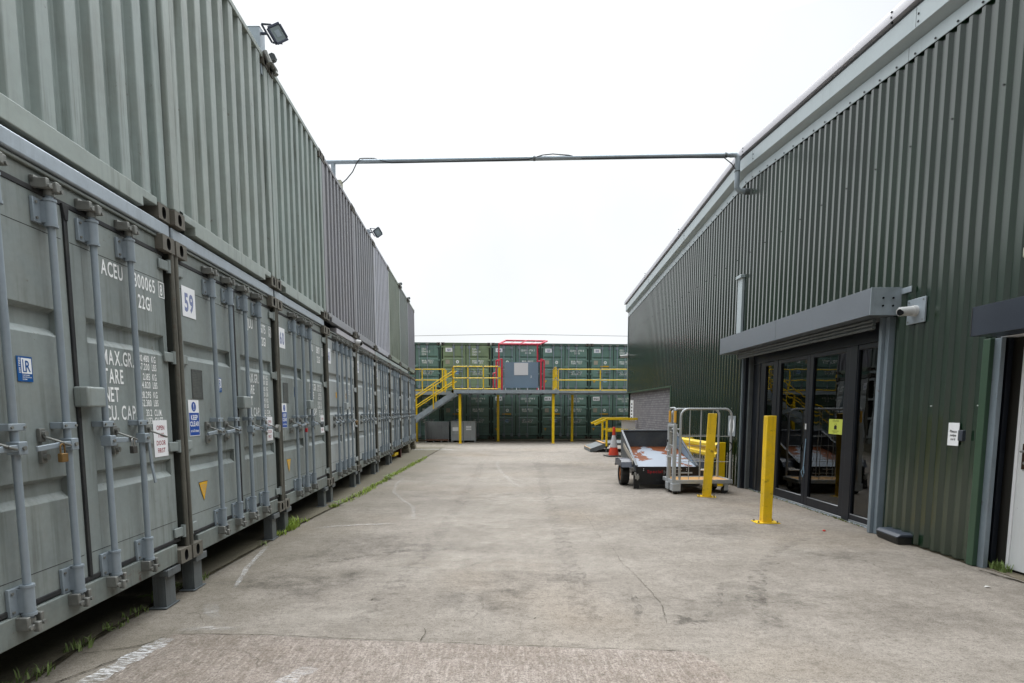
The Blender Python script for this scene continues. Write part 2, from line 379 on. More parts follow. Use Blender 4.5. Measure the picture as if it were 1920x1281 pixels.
    def build(s, name, parent=None, bevel=0., seg=2, label=None, ang=35):
        me = bpy.data.meshes.new(name); me.from_pydata(s.v, [], s.f)
        for m in s.mats: me.materials.append(m)
        me.polygons.foreach_set('material_index', s.mi); me.polygons.foreach_set('use_smooth', s.sm)
        me.update()
        if bevel or any(s.sm): me.set_sharp_from_angle(angle=R(ang))
        o = bpy.data.objects.new(name, me); COL.objects.link(o)
        if parent: o.parent = parent
        if bevel:
            b = o.modifiers.new('edge', 'BEVEL'); b.width = bevel; b.segments = seg; b.limit_method = 'ANGLE'; b.angle_limit = R(40)
        if label: o['label'] = label
        return o

_G = {}
def glyph(ch, bold=False):
    k = (ch, bold)
    if k in _G: return _G[k]
    if ch == ' ': _G[k] = ([], [], .32); return _G[k]
    cu = bpy.data.curves.new('glyph', 'FONT'); cu.body = ch; cu.size = 1; cu.resolution_u = 3
    cu.offset = .035 if bold else .016
    ob = bpy.data.objects.new('glyph', cu); COL.objects.link(ob); bpy.context.view_layer.update()
    ev = ob.evaluated_get(bpy.context.evaluated_depsgraph_get()); me = ev.to_mesh()
    vs = [(v.co.x, v.co.y) for v in me.vertices]; fs = [tuple(p.vertices) for p in me.polygons]
    ev.to_mesh_clear(); bpy.data.objects.remove(ob); bpy.data.curves.remove(cu)
    x0 = min(p[0] for p in vs); x1 = max(p[0] for p in vs); H = .73
    vs = [((a - x0) / H, b / H) for a, b in vs]
    # faces must look towards -y : keep x,z winding so that normal = -y
    _G[k] = (vs, fs, (x1 - x0) / H); return _G[k]
def twidth(body, bold, gap=.16): return sum(glyph(c, bold)[2] + gap for c in body) - gap

def thing(name, label, cat, loc=(0, 0, 0), rz=0., group=None):
    o = bpy.data.objects.new(name, None); COL.objects.link(o); o.location = loc; o.rotation_euler = (0, 0, rz); o.empty_display_size = .2
    return tag(o, label, cat, group)
def tag(o, label, cat, group=None):
    o['label'] = label; o['category'] = cat
    if group: o['group'] = group
    return o
def struct(o): o['kind'] = 'structure'; return o
def copy_tree(o, parent=None):
    c = o.copy(); COL.objects.link(c)
    if parent: c.parent = parent
    for ch in list(o.children): copy_tree(ch, c)
    return c

# ------------------------------------------------------------------ camera, world, sun
cam = bpy.data.cameras.new('camera'); co = bpy.data.objects.new('camera', cam); COL.objects.link(co); scene.camera = co
CAMH = 1.55
co.location = (0, 0, CAMH); co.rotation_euler = (R(90) - .1022, 0, 0)
cam.sensor_fit = 'HORIZONTAL'; cam.sensor_width = 36; cam.lens = 36 * 1103.5 / 1920
cam.shift_y = (883.2 - 640.5) / 1920; cam.clip_end = 2000; cam.clip_start = .05

w = bpy.data.worlds.new('World'); scene.world = w; w.use_nodes = True
nt = w.node_tree; nt.nodes.clear()
sky = nt.nodes.new('ShaderNodeTexSky'); sky.sky_type = 'NISHITA'; sky.sun_disc = False
SUN_EL, SUN_AZ = R(52), R(352)          # azimuth measured from +Y towards +X
sky.sun_elevation = SUN_EL; sky.sun_rotation = SUN_AZ; sky.dust_density = 6; sky.air_density = 1.5
tc = nt.nodes.new('ShaderNodeTexCoord'); sep = nt.nodes.new('ShaderNodeSeparateXYZ'); nt.links.new(tc.outputs['Generated'], sep.inputs[0])
mr = nt.nodes.new('ShaderNodeValToRGB'); nt.links.new(sep.outputs[2], mr.inputs[0])
els = mr.color_ramp.elements; els[0].position = 0; els[0].color = (.452,) * 3 + (1,); els[1].position = 1; els[1].color = (3.9,) * 3 + (1,)
for p_, v_ in ((.5, .50), (.70, 2.4)):
    e_ = els.new(p_); e_.color = (v_,) * 3 + (1,)
nz = nt.nodes.new('ShaderNodeTexNoise'); nt.links.new(tc.outputs['Generated'], nz.inputs['Vector']); nz.inputs['Scale'].default_value = 2.6; nz.inputs['Detail'].default_value = 6
mr2 = nt.nodes.new('ShaderNodeMapRange'); nt.links.new(nz.outputs['Fac'], mr2.inputs[0]); mr2.inputs[1].default_value = .3; mr2.inputs[2].default_value = .7; mr2.inputs[3].default_value = .93; mr2.inputs[4].default_value = 1.07
mul0 = nt.nodes.new('ShaderNodeMath'); mul0.operation = 'MULTIPLY'; nt.links.new(mr.outputs[0], mul0.inputs[0]); nt.links.new(mr2.outputs[0], mul0.inputs[1])
mr3 = nt.nodes.new('ShaderNodeMapRange'); nt.links.new(sep.outputs[1], mr3.inputs[0]); mr3.inputs[1].default_value = -1; mr3.inputs[2].default_value = 1; mr3.inputs[3].default_value = .34; mr3.inputs[4].default_value = 1.66
mul = nt.nodes.new('ShaderNodeMath'); mul.operation = 'MULTIPLY'; nt.links.new(mul0.outputs[0], mul.inputs[0]); nt.links.new(mr3.outputs[0], mul.inputs[1])
bg1 = nt.nodes.new('ShaderNodeBackground'); bg1.inputs[0].default_value = (.925, .965, 1, 1); nt.links.new(mul.outputs[0], bg1.inputs[1])
bg2 = nt.nodes.new('ShaderNodeBackground'); nt.links.new(sky.outputs[0], bg2.inputs[0]); bg2.inputs[1].default_value = .12
mxs = nt.nodes.new('ShaderNodeMixShader'); mxs.inputs[0].default_value = .06
nt.links.new(bg1.outputs[0], mxs.inputs[1]); nt.links.new(bg2.outputs[0], mxs.inputs[2])
wo = nt.nodes.new('ShaderNodeOutputWorld'); nt.links.new(mxs.outputs[0], wo.inputs[0])
sl = bpy.data.lights.new('sun', 'SUN'); sl.energy = .8; sl.angle = R(40); sl.color = (1, .985, .96)
so = bpy.data.objects.new('sun', sl); COL.objects.link(so)
sd = Vector((math.sin(SUN_AZ) * math.cos(SUN_EL), math.cos(SUN_AZ) * math.cos(SUN_EL), math.sin(SUN_EL)))
so.rotation_euler = sd.to_track_quat('Z', 'Y').to_euler()
scene.view_settings.view_transform = 'Standard'; scene.view_settings.look = 'None'; scene.view_settings.exposure = .45; scene.view_settings.gamma = 1
scene.cycles.max_bounces = 8; scene.cycles.transparent_max_bounces = 12; scene.cycles.caustics_reflective = False; scene.cycles.caustics_refractive = False
scene.cycles.use_denoising = True

# ------------------------------------------------------------------ ground
b = MB(); b.add([(-300, -300, 0), (300, -300, 0), (300, 300, 0), (-300, 300, 0)], [(0, 1, 2, 3)], 'ground')
struct(b.build('ground'))
# rough brushed slab at the bottom of the picture
b = MB(); pl = [(-2.35, 3.95), (-2.0, 3.955), (-1.69, 3.93), (-1.2, 3.86), (-.72, 3.82), (-.1, 3.76), (.49, 3.70), (1.0, 3.675), (1.15, 3.66), (1.22, 3.58), (1.262, 3.5), (1.265, 3.2), (1.28, -3), (-2.45, -3)]
b.add([(x, y, .004) for x, y in pl], [tuple(range(len(pl)))[::-1]], 'slab'); struct(b.build('concrete_slab'))
# strip under the containers, beyond the joint
JOINT = [(-2.72, -3), (-2.74, 2.5), (-2.762, 3.26), (-2.82, 3.67), (-2.85, 4.2), (-2.857, 4.64), (-2.862, 5.5), (-2.877, 6.49), (-2.9, 7.88), (-2.865, 9.18), (-2.82, 11), (-2.855, 14.25), (-2.866, 19.7), (-2.88, 25)]
b = MB(); n = len(JOINT)
b.add([(x - .012, y, .006) for x, y in JOINT] + [(-40, y, .006) for x, y in JOINT], [(i, i + 1, n + i + 1, n + i) for i in range(n - 1)], 'side'); struct(b.build('side_path'))
def jx(y):
    for (x0, y0), (x1, y1) in zip(JOINT, JOINT[1:]):
        if y0 <= y <= y1: return x0 + (x1 - x0) * (y - y0) / (y1 - y0)
    return JOINT[-1][0]
b = MB(); L = []; Rr = []
y = -2.5
while y < 24:
    wd = .012 + .016 * random.random(); L.append((jx(y) - wd - .008 * random.random(), y, .010)); Rr.append((jx(y) + wd * .7, y, .010)); y += .07
n = len(L); b.add(L + Rr, [(i, n + i, n + i + 1, i + 1) for i in range(n - 1)], 'soil'); struct(b.build('ground_joint'))

def strip(name, pts, w0, fade=1.0, z=.009, jit=.35, mat='mark'):
    b = MB(); L = []; Q = []; fd = []
    P = []
    for (x0, y0), (x1, y1) in zip(pts, pts[1:]):
        d = math.hypot(x1 - x0, y1 - y0); k = max(1, int(d / .06))
        P += [(x0 + (x1 - x0) * i / k, y0 + (y1 - y0) * i / k) for i in range(k)]
    P.append(pts[-1])
    for i, (x, y) in enumerate(P):
        a = P[max(0, i - 1)]; c = P[min(len(P) - 1, i + 1)]; dx, dy = c[0] - a[0], c[1] - a[1]; l = math.hypot(dx, dy) or 1
        w_ = w0 * (1 + random.uniform(-jit, jit)); L.append((x - dy / l * w_, y + dx / l * w_, z)); Q.append((x + dy / l * w_, y - dx / l * w_, z))
        e = min(i, len(P) - 1 - i); fd.append(fade * min(1, .25 + e * .25) * random.uniform(.6, 1))
    n = len(P); b.add(L + Q, [(i, n + i, n + i + 1, i + 1) for i in range(n - 1)], mat)
    o = b.build(name); at = o.data.attributes.new('fade', 'FLOAT', 'POINT'); at.data.foreach_set('value', fd + fd); return struct(o)
strip('road_marking', [(-2.46, 3.1), (-2.41, 3.26), (-2.375, 3.6), (-2.337, 3.87)], .062, 1.0)
strip('road_marking', [(-1.32, 3.12), (-1.27, 3.3), (-1.20, 3.42)], .05, .75)
strip('road_marking', [(-2.36, 4.02), (-2.2, 4.06), (-1.95, 4.05)], .03, .35)
strip('road_marking', [(-2.42, 5.0), (-2.62, 5.7), (-2.74, 6.3), (-2.80, 6.6)], .022, .5)
strip('road_marking', [(-2.42, 4.6), (-2.32, 4.4), (-2.2, 4.25)], .05, .3)
strip('road_marking', [(-2.6, 7.65), (-2.3, 7.8), (-2.0, 7.9), (-1.6, 7.95)], .035, .55)
strip('road_marking', [(-1.42, 8.3), (-1.47, 8.75), (-1.6, 9.4), (-1.9, 10.1), (-2.25, 11.1), (-2.45, 12.4), (-2.5, 13.6)], .028, .26)
strip('road_marking', [(.26, 11.5), (.02, 12.6), (-.25, 14.6), (-.42, 16.5), (-.42, 18)], .04, .2)
strip('road_marking', [(-4.0, 23.4), (-2.9, 23.5), (-2.2, 23.3)], .25, .6)
def m_stain(name, col, lo, hi, sc):
    s = NT(name); tc = s.n('ShaderNodeTexCoord'); v = tc.outputs['Object']
    d = s.n('ShaderNodeBsdfPrincipled'); d.inputs['Base Color'].default_value = lin(col); d.inputs['Roughness'].default_value = .8; t = s.n('ShaderNodeBsdfTransparent'); mx = s.n('ShaderNodeMixShader')
    at = s.n('ShaderNodeAttribute'); at.attribute_name = 'fade'
    s.l(s.math('MULTIPLY', s.ramp(s.noise(v, sc, 7, .72), lo, hi), at.outputs['Fac']), mx.inputs[0]); s.l(t.outputs[0], mx.inputs[1]); s.l(d.outputs[0], mx.inputs[2]); s.l(mx.outputs[0], s.out.inputs[0]); return s.m
M['stain'] = m_stain('dark_ground_stain', '#4a443b', .40, .66, 5); M['palewear'] = m_stain('pale_worn_patch', '#d2c9bc', .38, .66, 4); M['tyre'] = m_stain('tyre_scuff', '#453f38', .46, .66, 9)
def stain(x, y, r, m, f, z):
    b = MB(); n = 22; vs = [(x, y, z)]; fd = [f]
    for k, q in ((.55, .8), (1.0, 0)):
        for i in range(n):
            t = 2 * PI * i / n; rr = r * k * (1 + .28 * math.sin(3 * t + x * 7) + .2 * math.sin(5 * t + y * 3) + random.uniform(-.1, .1)); vs.append((x + rr * math.cos(t) * 1.5, y + rr * math.sin(t), z)); fd.append(f * q)
    fs = [(0, 1 + i, 1 + (i + 1) % n) for i in range(n)] + [(1 + i, 1 + n + i, 1 + n + (i + 1) % n, 1 + (i + 1) % n) for i in range(n)]
    b.add(vs, fs, m); o = b.build('ground_stain'); a = o.data.attributes.new('fade', 'FLOAT', 'POINT'); a.data.foreach_set('value', fd); struct(o)
random.seed(31)
for i, (x, y, r, m, f) in enumerate([(-1.9, 5.2, .5, 'stain', .45), (-1.5, 6.6, .7, 'stain', .35), (-.2, 4.7, .35, 'stain', .4), (.2, 5.3, .4, 'stain', .35), (1.7, 4.5, .55, 'stain', .2), (2.3, 4.9, .45, 'stain', .22), (3.1, 4.3, .4, 'stain', .22), (2.6, 7.6, .5, 'stain', .3), (1.3, 4.2, .1, 'stain', .8), (3.6, 6.2, .3, 'stain', .3), (2.2, 11.2, .7, 'stain', .3), (-.9, 10.5, .9, 'stain', .25), (1.4, 16, 1.6, 'stain', .25),
        (-.6, 5.9, .7, 'palewear', .5), (.3, 7.2, .9, 'palewear', .5), (-.8, 8.3, .8, 'palewear', .5), (.1, 10.2, 1.2, 'palewear', .45), (-.5, 13.2, 1.6, 'palewear', .45), (.6, 19, 2.6, 'palewear', .5), (.9, 5.9, .5, 'palewear', .4), (2.9, 6.6, .6, 'palewear', .3), (-1.3, 4.3, .35, 'palewear', .4), (0, 25, 3, 'palewear', .5)]): stain(x, y, r, m, f, .0022 + .00008 * i)
for pts, w_, f in (([(-1.15, 4.1), (-1.0, 5.5), (-.9, 8), (-.85, 12), (-.9, 18)], .09, .35), ([(.55, 4.0), (.6, 6), (.62, 9), (.7, 14), (.75, 19)], .10, .32), ([(1.9, 4.1), (2.0, 4.7), (2.35, 5.5), (3.0, 6.5), (3.6, 7.1)], .07, .4), ([(-2.1, 5.6), (-1.7, 6.1), (-1.2, 6.4), (-.4, 6.55)], .05, .4), ([(.9, 4.15), (1.0, 4.5), (1.03, 5.0)], .03, .5), ([(1.3, 4.1), (1.65, 4.55), (1.9, 5.2)], .02, .5)): strip('tyre_mark', pts, w_, f, .0042, .3, 'tyre')
# construction joint along the slab front and the crack on the right
def crack(pts, w0):
    P = []
    for (x0, y0), (x1, y1) in zip(pts, pts[1:]):
        k = max(2, int(math.hypot(x1 - x0, y1 - y0) / .05)); P += [(x0 + (x1 - x0) * i / k + random.uniform(-.008, .008), y0 + (y1 - y0) * i / k + random.uniform(-.008, .008)) for i in range(k)]
    b = MB(); L = []; Q = []
    for i, (x, y) in enumerate(P):
        a = P[max(0, i - 1)]; c = P[min(len(P) - 1, i + 1)]; dx, dy = c[0] - a[0], c[1] - a[1]; l = math.hypot(dx, dy) or 1; w_ = w0 * random.uniform(.1, 1.1)
        L.append((x - dy / l * w_, y + dx / l * w_, .008)); Q.append((x + dy / l * w_, y - dx / l * w_, .008))
    n = len(P); b.add(L + Q, [(i, n + i, n + i + 1, i + 1) for i in range(n - 1)], 'soil'); struct(b.build('ground_crack'))
crack([(-2.3, 3.957), (-1.69, 3.935), (-.72, 3.825), (.49, 3.705), (1.15, 3.665)], .0035)
crack([(1.02, 8.9), (1.09, 8.3), (1.07, 7.4), (1.14, 6.49), (1.12, 5.9), (1.17, 5.4), (1.2, 4.6), (1.12, 4.1)], .0018)
crack([(-.62, 3.83), (-.60, 4.0), (-.66, 4.12)], .003)
crack([(-2.75, 3.62), (-2.45, 3.75), (-2.36, 3.95)], .006)
crack([(-2.6, 3.2), (-2.48, 3.5), (-2.38, 3.8)], .005)
crack([(4.55, 5.6), (4.62, 5.2), (4.66, 4.6), (4.68, 3)], .012)
# tarry flakes and stains of their own shape on the yard
b = MB(); random.seed(3)
for i in range(60):
    y = 3.9 + 12 * random.random() ** 1.6; x = random.uniform(-2.4, 4.2); a = random.uniform(0, PI); ln = random.uniform(.006, .03) * (1 if random.random() > .12 else 1.8); wd = random.uniform(.003, .007)
    k = 7; ps = []
    for j in range(k):
        t = 2 * PI * j / k; u = ln * math.cos(t) * random.uniform(.6, 1.1); q = wd * math.sin(t) * random.uniform(.6, 1.2)
        ps.append((x + u * math.cos(a) - q * math.sin(a), y + u * math.sin(a) + q * math.cos(a), .0045))
    b.add(ps, [tuple(range(k))], 'soil')
o = b.build('debris'); o['kind'] = 'stuff'; o['label'] = 'dark flakes and scuffs scattered over the concrete yard'; o['category'] = 'debris'

# ------------------------------------------------------------------ containers
W, H, D = 2.438, 2.591, 6.058
PITCH, ROWX, ROWY, HEAD, ZB, GAP = 2.46, -2.689, 4.859, -.0655, .311, .12
ROT = PI / 2 - HEAD
def rowpt(s, y=0., z=0.):
    """point at distance s along the left row, y behind its face"""
    return (ROWX + s * math.sin(HEAD) - y * math.cos(HEAD), ROWY + s * math.cos(HEAD) + y * math.sin(HEAD), z)
BX = [.63, 1.03, 1.40, 1.80]

def door_leaf(x0, x1, gx0, gx1, grooves, m):
    b = MB(); yf = .055; dp = .038
    z0, z1 = .20, 2.44
    b.box(x0, gx0, yf, yf + .05, z0, z1, m); b.box(gx1, x1, yf, yf + .05, z0, z1, m)
    zs = [(z0, yf)]
    for zt, zb_ in sorted(grooves, key=lambda g: g[1]):
        zs += [(zb_, yf), (zb_ + .04, yf + dp), (zt - .022, yf + dp), (zt, yf)]
    zs.append((z1, yf))
    e = .0
    vs = [(x, y, z) for z, y in zs for x in (gx0 + e, gx1 - e)]
    b.add(vs, [(2 * i, 2 * i + 1, 2 * i + 3, 2 * i + 2) for i in range(len(zs) - 1)], m)
    for zt, zb_ in grooves:
        for gx in (gx0, gx1):
            pass
    # pressed lines near head and foot of the leaf
    for z in (2.245, .345): b.box(x0 + .02, x1 - .02, yf - .0015, yf + .01, z - .0025, z + .0025, 'gasket')
    return b

def make_door_container(prm):
    """front at y=0 looking to -y, x along the row; returns the root"""
    t = thing('shipping_container', 'x', 'container')
    mf, md = prm['frame'], prm['door']
    b = MB(); b.box(.012, W - .012, .165, D, .02, H - .02, mf); b.build('body', t)
    b = MB(); b.box(.05, W - .05, .062, .16, 2.47, 2.565, mf); b.box(.05, W - .05, .045, .16, 2.566, 2.588, mf); b.build('header', t, .006)
    b = MB(); b.box(.17, W - .17, .03, .16, .012, .165, mf); b.box(.05, W - .05, .058, .16, .166, .20, mf); b.build('sill', t, .006)
    for sx in (0, 1):
        b = MB(); c = .024 if not sx else W - .024
        b.tube([(c, .024, .115), (c, .024, H - .115)], .0195, prm['post'], 12)
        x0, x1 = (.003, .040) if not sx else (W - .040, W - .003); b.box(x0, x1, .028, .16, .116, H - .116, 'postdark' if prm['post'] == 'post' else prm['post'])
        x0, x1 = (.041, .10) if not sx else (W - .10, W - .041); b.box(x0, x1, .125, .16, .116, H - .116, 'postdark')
        b.build('corner_post', t, .012, 3)
    for sx in (0, 1):
        for zz in (0, 1):
            b = MB(); x0 = 0.002 if not sx else W - .180; b.casting(x0, x0 + .178, 0 if not zz else H - .118, .118 if not zz else H, 0, .178, 'casting'); b.build('corner_casting', t, .005)
    gr = prm['grooves']
    for sx in (0, 1):
        x0, x1 = (.096, 1.203) if not sx else (1.235, W - .096)
        g0, g1 = (.15, 1.085) if not sx else (1.36, 2.29)
        b = door_leaf(x0, x1, g0, g1, gr, md); b.build('door', t, .004)
    b = MB()   # rubber seals round both leaves
    b.box(.08, W - .08, .05, .10, 2.441, 2.472, 'gasket'); b.box(.08, W - .08, .047, .10, .172, .202, 'gasket')
    b.box(1.2035, 1.2345, .042, .10, .2, 2.44, 'gasket'); b.box(.084, .0955, .07, .11, .2, 2.44, 'gasket'); b.box(W - .0955, W - .084, .07, .11, .2, 2.44, 'gasket')
    b.prism([(1.19, 2.455), (1.206, 2.36), (1.232, 2.36), (1.25, 2.455)], 1, .036, .06, 'gasket')
    b.build('door_seal', t, .004)
    for sx in (0, 1):
        for z in (.25, .95, 1.66, 2.37):
            b = MB(); a = .036 if not sx else W - .176
            b.prism([(a, .022), (a, .040), (a + .14, .054), (a + .14, .036)] if not sx else [(a, .036), (a, .054), (a + .14, .040), (a + .14, .022)], 2, z - .038, z + .038, md); b.cyl(((.055 if not sx else W - .055), .032, z - .05), ((.055 if not sx else W - .055), .032, z + .05), .018, md, 10)
            b.build('hinge', t, .006)
    b = MB(); b.box(1.185, 1.36, -.035, .054, 1.26, 1.385, md); b.build('lock_box', t, .012, 3)
    yb = .002
    for i, x in enumerate(BX):
        if i in prm.get('nobar', ()): continue
        sd_ = -1 if i < 2 else 1
        b = MB(); b.tube([(x, yb, .13), (x, yb, 2.44)], .0195, 'bar', 16); o = b.build('locking_bar', t)
        for z0, z1 in ((2.28, 2.405), (.17, .31)):
            b = MB(); b.tube([(x, yb, z0), (x, yb, z1)], .031, 'bar', 14); b.box(x - .085, x + .05, .034, .054, z0 - .004, z1 + .004, 'bar'); b.box(x - .03, x + .03, .004, .05, z0 + .004, z1 - .004, 'bar')
            b.tube([(x, yb, z0 - .014), (x, yb, z0 + .001)], .035, 'bar', 14); b.tube([(x, yb, z1 - .001), (x, yb, z1 + .012)], .035, 'bar', 14)
            for dx in (-.066, .04):
                for z in (z0 + .02, z1 - .02): b.cyl((x + dx, .026, z), (x + dx, .04, z), .008, 'cam', 8)
            b.build('guide_bracket', o, .004)
        b = MB(); b.box(x - .062, x + .052, -.022, -.002, 1.135, 1.172, 'bar'); b.box(x - .062, x - .03, -.02, .054, 1.135, 1.172, 'bar'); b.box(x + .026, x + .052, -.02, .054, 1.135, 1.172, 'bar')
        b.cyl((x - .047, -.03, 1.153), (x - .047, -.018, 1.153), .008, 'cam', 8); b.cyl((x + .04, -.03, 1.153), (x + .04, -.018, 1.153), .008, 'cam', 8)
        b.build('bar_clamp', o, .004)
        for zc, u in ((2.455, 1), (.12, -1)):   # cams in their keepers
            b = MB(); b.tube([(x, yb, zc - .02 * u), (x, yb, zc + .015 * u)], .026, 'cam', 12)
            b.box(x - .03, x + .036, -.034, .03, zc + (.012 if u > 0 else -.042), zc + (.042 if u > 0 else -.012), 'cam')
            b.box(x - .014, x + .014, -.05, -.02, zc + (.0 if u > 0 else -.055), zc + (.055 if u > 0 else 0), 'cam')
            for dx in (-.062, .036): b.box(x + dx, x + dx + .026, -.03, .062, zc - .012 + (.02 * u), zc + .05 + (.012 * u), 'cam')
            b.box(x - .062, x + .062, .035, .062, zc + (.03 if u > 0 else -.075), zc + (.075 if u > 0 else -.03), 'cam')
            b.cyl((x - .05, -.042, zc + .02 * u), (x - .05, -.025, zc + .02 * u), .012, 'cam', 8); b.cyl((x + .05, -.042, zc + .02 * u), (x + .05, -.025, zc + .02 * u), .012, 'cam', 8)
            b.build('cam_keeper', o, .005)
        b = MB(); z = 1.045
        b.box(x - .03, x + .03, -.04, .026, z - .034, z + .034, 'bar')
        if prm.get('droop') == i:
            b.beam((x + .03, -.03, z - .02), (x + .052, -.03, z - .2), .03, .012, 'bar', (0, 1, 0)); b.beam((x + .05, -.03, z - .19), (x + .058, -.045, z - .33), .028, .012, 'bar', (0, 1, 0))
        else:
            b.beam((x + sd_ * .028, -.028, z + .002), (x + sd_ * .15, -.036, z), .014, .034, 'bar'); b.beam((x + sd_ * .145, -.036, z), (x + sd_ * .285, -.022, z - .012), .014, .03, 'bar')
        b.cyl((x, -.05, z), (x, -.038, z), .012, 'cam', 8)
        b.build('handle', o, .004)
        b = MB(); cx_ = x + sd_ * .15    # catch riveted on the door
        b.box(cx_ - .022, cx_ + .022, .032, .054, z + .02, z + .095, 'cam'); b.box(cx_ - .022, cx_ + .022, .032, .054, z - .10, z - .028, 'cam')
        b.cyl((cx_, .012, z + .065), (cx_, .034, z + .065), .016, 'cam', 10); b.cyl((cx_, .012, z - .065), (cx_, .034, z - .065), .018, 'cam', 10)
        b.beam((cx_, .03, z + .05), (cx_ + .035, -.052, z + .012), .03, .012, 'cam'); b.beam((cx_ + .03, -.05, z + .012), (cx_ + .085, -.052, z - .004), .022, .012, 'cam')
        b.build('handle_catch', o, .004)
    return t

G2 = [(1.82, 1.665), (.855, .72)]
G3 = [(1.88, 1.74), (1.31, 1.17), (.80, .66)]
YS = .0525        # lettering sits just proud of the door face (y=.055)
def lettering(t, owner, num, chk, size, kg=('30.480', '67.200', '2.185', '4.820', '28.295', '62.380', '33.2', '1.173'), back=False, nl=False):
    b = MB()
    if not back:
        b.text(owner, 1.545, 2.132, .10, 'white', .64, YS); b.build('owner_code', t); b = MB(); b.text(num, 1.925, 2.128, .10, 'white', .62, YS); b.build('serial_number', t); b = MB(); b.text(size, 1.96, 1.985, .10, 'white', .62, YS)
        b.build('size_code', t); b = MB(); b.text(chk, 2.275, 2.13, .085, 'white', .62, YS)
        for q in ((2.256, 2.262, 2.112, 2.232), (2.334, 2.34, 2.112, 2.232), (2.2625, 2.3335, 2.112, 2.118), (2.2625, 2.3335, 2.226, 2.232)): b.box(q[0], q[1], YS, YS + .002, q[2], q[3], 'white')
        b.build('check_digit', t); b = MB()
        for k, s in enumerate(('MAX.GR.', 'TARE', 'NET', 'CU. CAP.')): b.text(s, 1.495, 1.546 - .123 * k, .10, 'white', .60, YS)
        b.build('weight_captions', t); b = MB()
        un = ('KG', 'LBS') * 3 + ('CU.M.', 'CU.FT.')
        for k in range(8):
            z = 1.598 - .0605 * k - (.012 * (k // 2)); b.text(kg[k], 2.055, z, .05, 'white', .64, YS, align='R'); b.text(un[k], 2.09, z, .05, 'white', .58, YS)
    else:
        if nl: b.text(owner, 1.53, 2.20, .10, 'white', .75, YS); b.text(num + ' ' + chk, 1.53, 2.06, .10, 'white', .75, YS); b.text(size, 1.53, 1.92, .10, 'white', .75, YS)
        else:
            b.text(owner, 1.47, 2.16, .10, 'white', .75, YS); b.text(num[:2], 1.79, 2.16, .10, 'white', .75, YS, align='R'); b.text(num[2:] + ' ' + chk, 1.87, 2.16, .10, 'white', .7, YS)
            b.text(size[:2], 1.79, 2.02, .10, 'white', .75, YS, align='R'); b.text(size[2:], 1.87, 2.02, .10, 'white', .75, YS)
        for k, (s, z) in enumerate((('MAX.GR.', 1.585), ('TARE', 1.485), ('NET', 1.0), ('CU.CAP.', .9))):
            b.text(s, 1.53, z, .085, 'white', .72, YS, True)
            for q in (0, 1): b.text(kg[2 * k + q] + (' KG', ' LB')[q], 1.87, z + .045 - .05 * q, .042, 'white', .8, YS)
    b.build('lettering' if back else 'weight_figures', t)

def plate(t, name, x0, x1, z0, z1, m, label=None, fn=None, y=.0525, th=.002):
    b = MB(); b.box(x0, x1, y - th, y, z0, z1, m); yy = y - th - .0008
    if fn: fn(b, yy)
    return b.build(name, t, 0, label=label)
def num_sign(t, s, x0=.16, z0=2.03, w_=.235, h_=.25, m='inkpale', hh=.15, xs=.72):
    def f(b, y):
        b.text(s, x0 + w_ / 2, z0 + (h_ - hh) / 2, hh, m, xs, y, True, 'C')
    plate(t, 'number_sign', x0, x0 + w_, z0, z0 + h_, 'signwhite', 'white sign with number ' + s, f)
def keep_clear(t, x0=.165, z0=1.02):
    def f(b, y):
        b.box(x0 + .006, x0 + .184, y, y + .001, z0 + .006, z0 + .20, 'signblue')
        n = 20; b.add([(x0 + .095 + .042 * math.cos(2 * PI * k / n), y, z0 + .252 + .042 * math.sin(2 * PI * k / n)) for k in range(n)], [tuple(range(n))], 'signblue')
        b.text('!', x0 + .095, z0 + .226, .054, 'signwhite', .9, y - .0008, True, 'C')
        b.text('KEEP', x0 + .095, z0 + .140, .042, 'signwhite', .85, y - .0008, True, 'C'); b.text('CLEAR', x0 + .095, z0 + .085, .042, 'signwhite', .8, y - .0008, True, 'C'); b.text('at all times', x0 + .095, z0 + .035, .024, 'signwhite', .75, y - .0008, True, 'C')
    plate(t, 'warning_sign', x0, x0 + .19, z0, z0 + .31, 'signwhite', 'blue and white keep clear sign', f)
def open_first(t, x0=2.055, z0=.885):
    def f(b, y):
        for k, s in enumerate(('OPEN', 'THIS', 'DOOR', 'FIRST')): b.text(s, x0 + .1, z0 + .205 - .058 * k, .036, 'inkred', .85, y, False, 'C')
    plate(t, 'door_sign', x0, x0 + .2, z0, z0 + .28, 'signwhite', 'white sign with red capitals', f)
def lr_sign(t, x0=.755, z0=1.395, m='teal'):
    def f(b, y):
        b.box(x0 + .03, x0 + .103, y, y + .001, z0 + .043, z0 + .126, 'signwhite')
        b.box(x0 + .039, x0 + .045, y - .001, y, z0 + .051, z0 + .118, 'teal'); b.box(x0 + .0455, x0 + .064, y - .001, y, z0 + .051, z0 + .057, 'teal')
        b.text('R', x0 + .057, z0 + .054, .062, 'teal', .75, y - .001)
        b.text('CERTIFIED', x0 + .023, z0 + .045, .013, 'signwhite', .95, y, False, rot=90)
        for k, s in enumerate(('CONTAINER', 'CERTIFICATION', 'SCHEME')): b.text(s, x0 + .032, z0 + .031 - .011 * k, .007, 'signwhite', .9, y)
    plate(t, 'certified_sticker', x0, x0 + .11, z0, z0 + .135, m, 'blue certification sticker', f)
def data_plate(t, x0=.255, z0=1.34):
    def f(b, y):
        for k in range(16): b.box(x0 + .02, x0 + .18 - .02 * random.random(), y, y + .001, z0 + .018 + .0138 * k, z0 + .0205 + .0138 * k, 'framegrey')
        for a in (x0 + .008, x0 + .192): 
            for c in (z0 + .01, z0 + .245): b.cyl((a, y - .003, c), (a, y + .002, c), .004, 'cam', 6)
    plate(t, 'data_plate', x0, x0 + .2, z0, z0 + .255, 'steelplate', None, f)
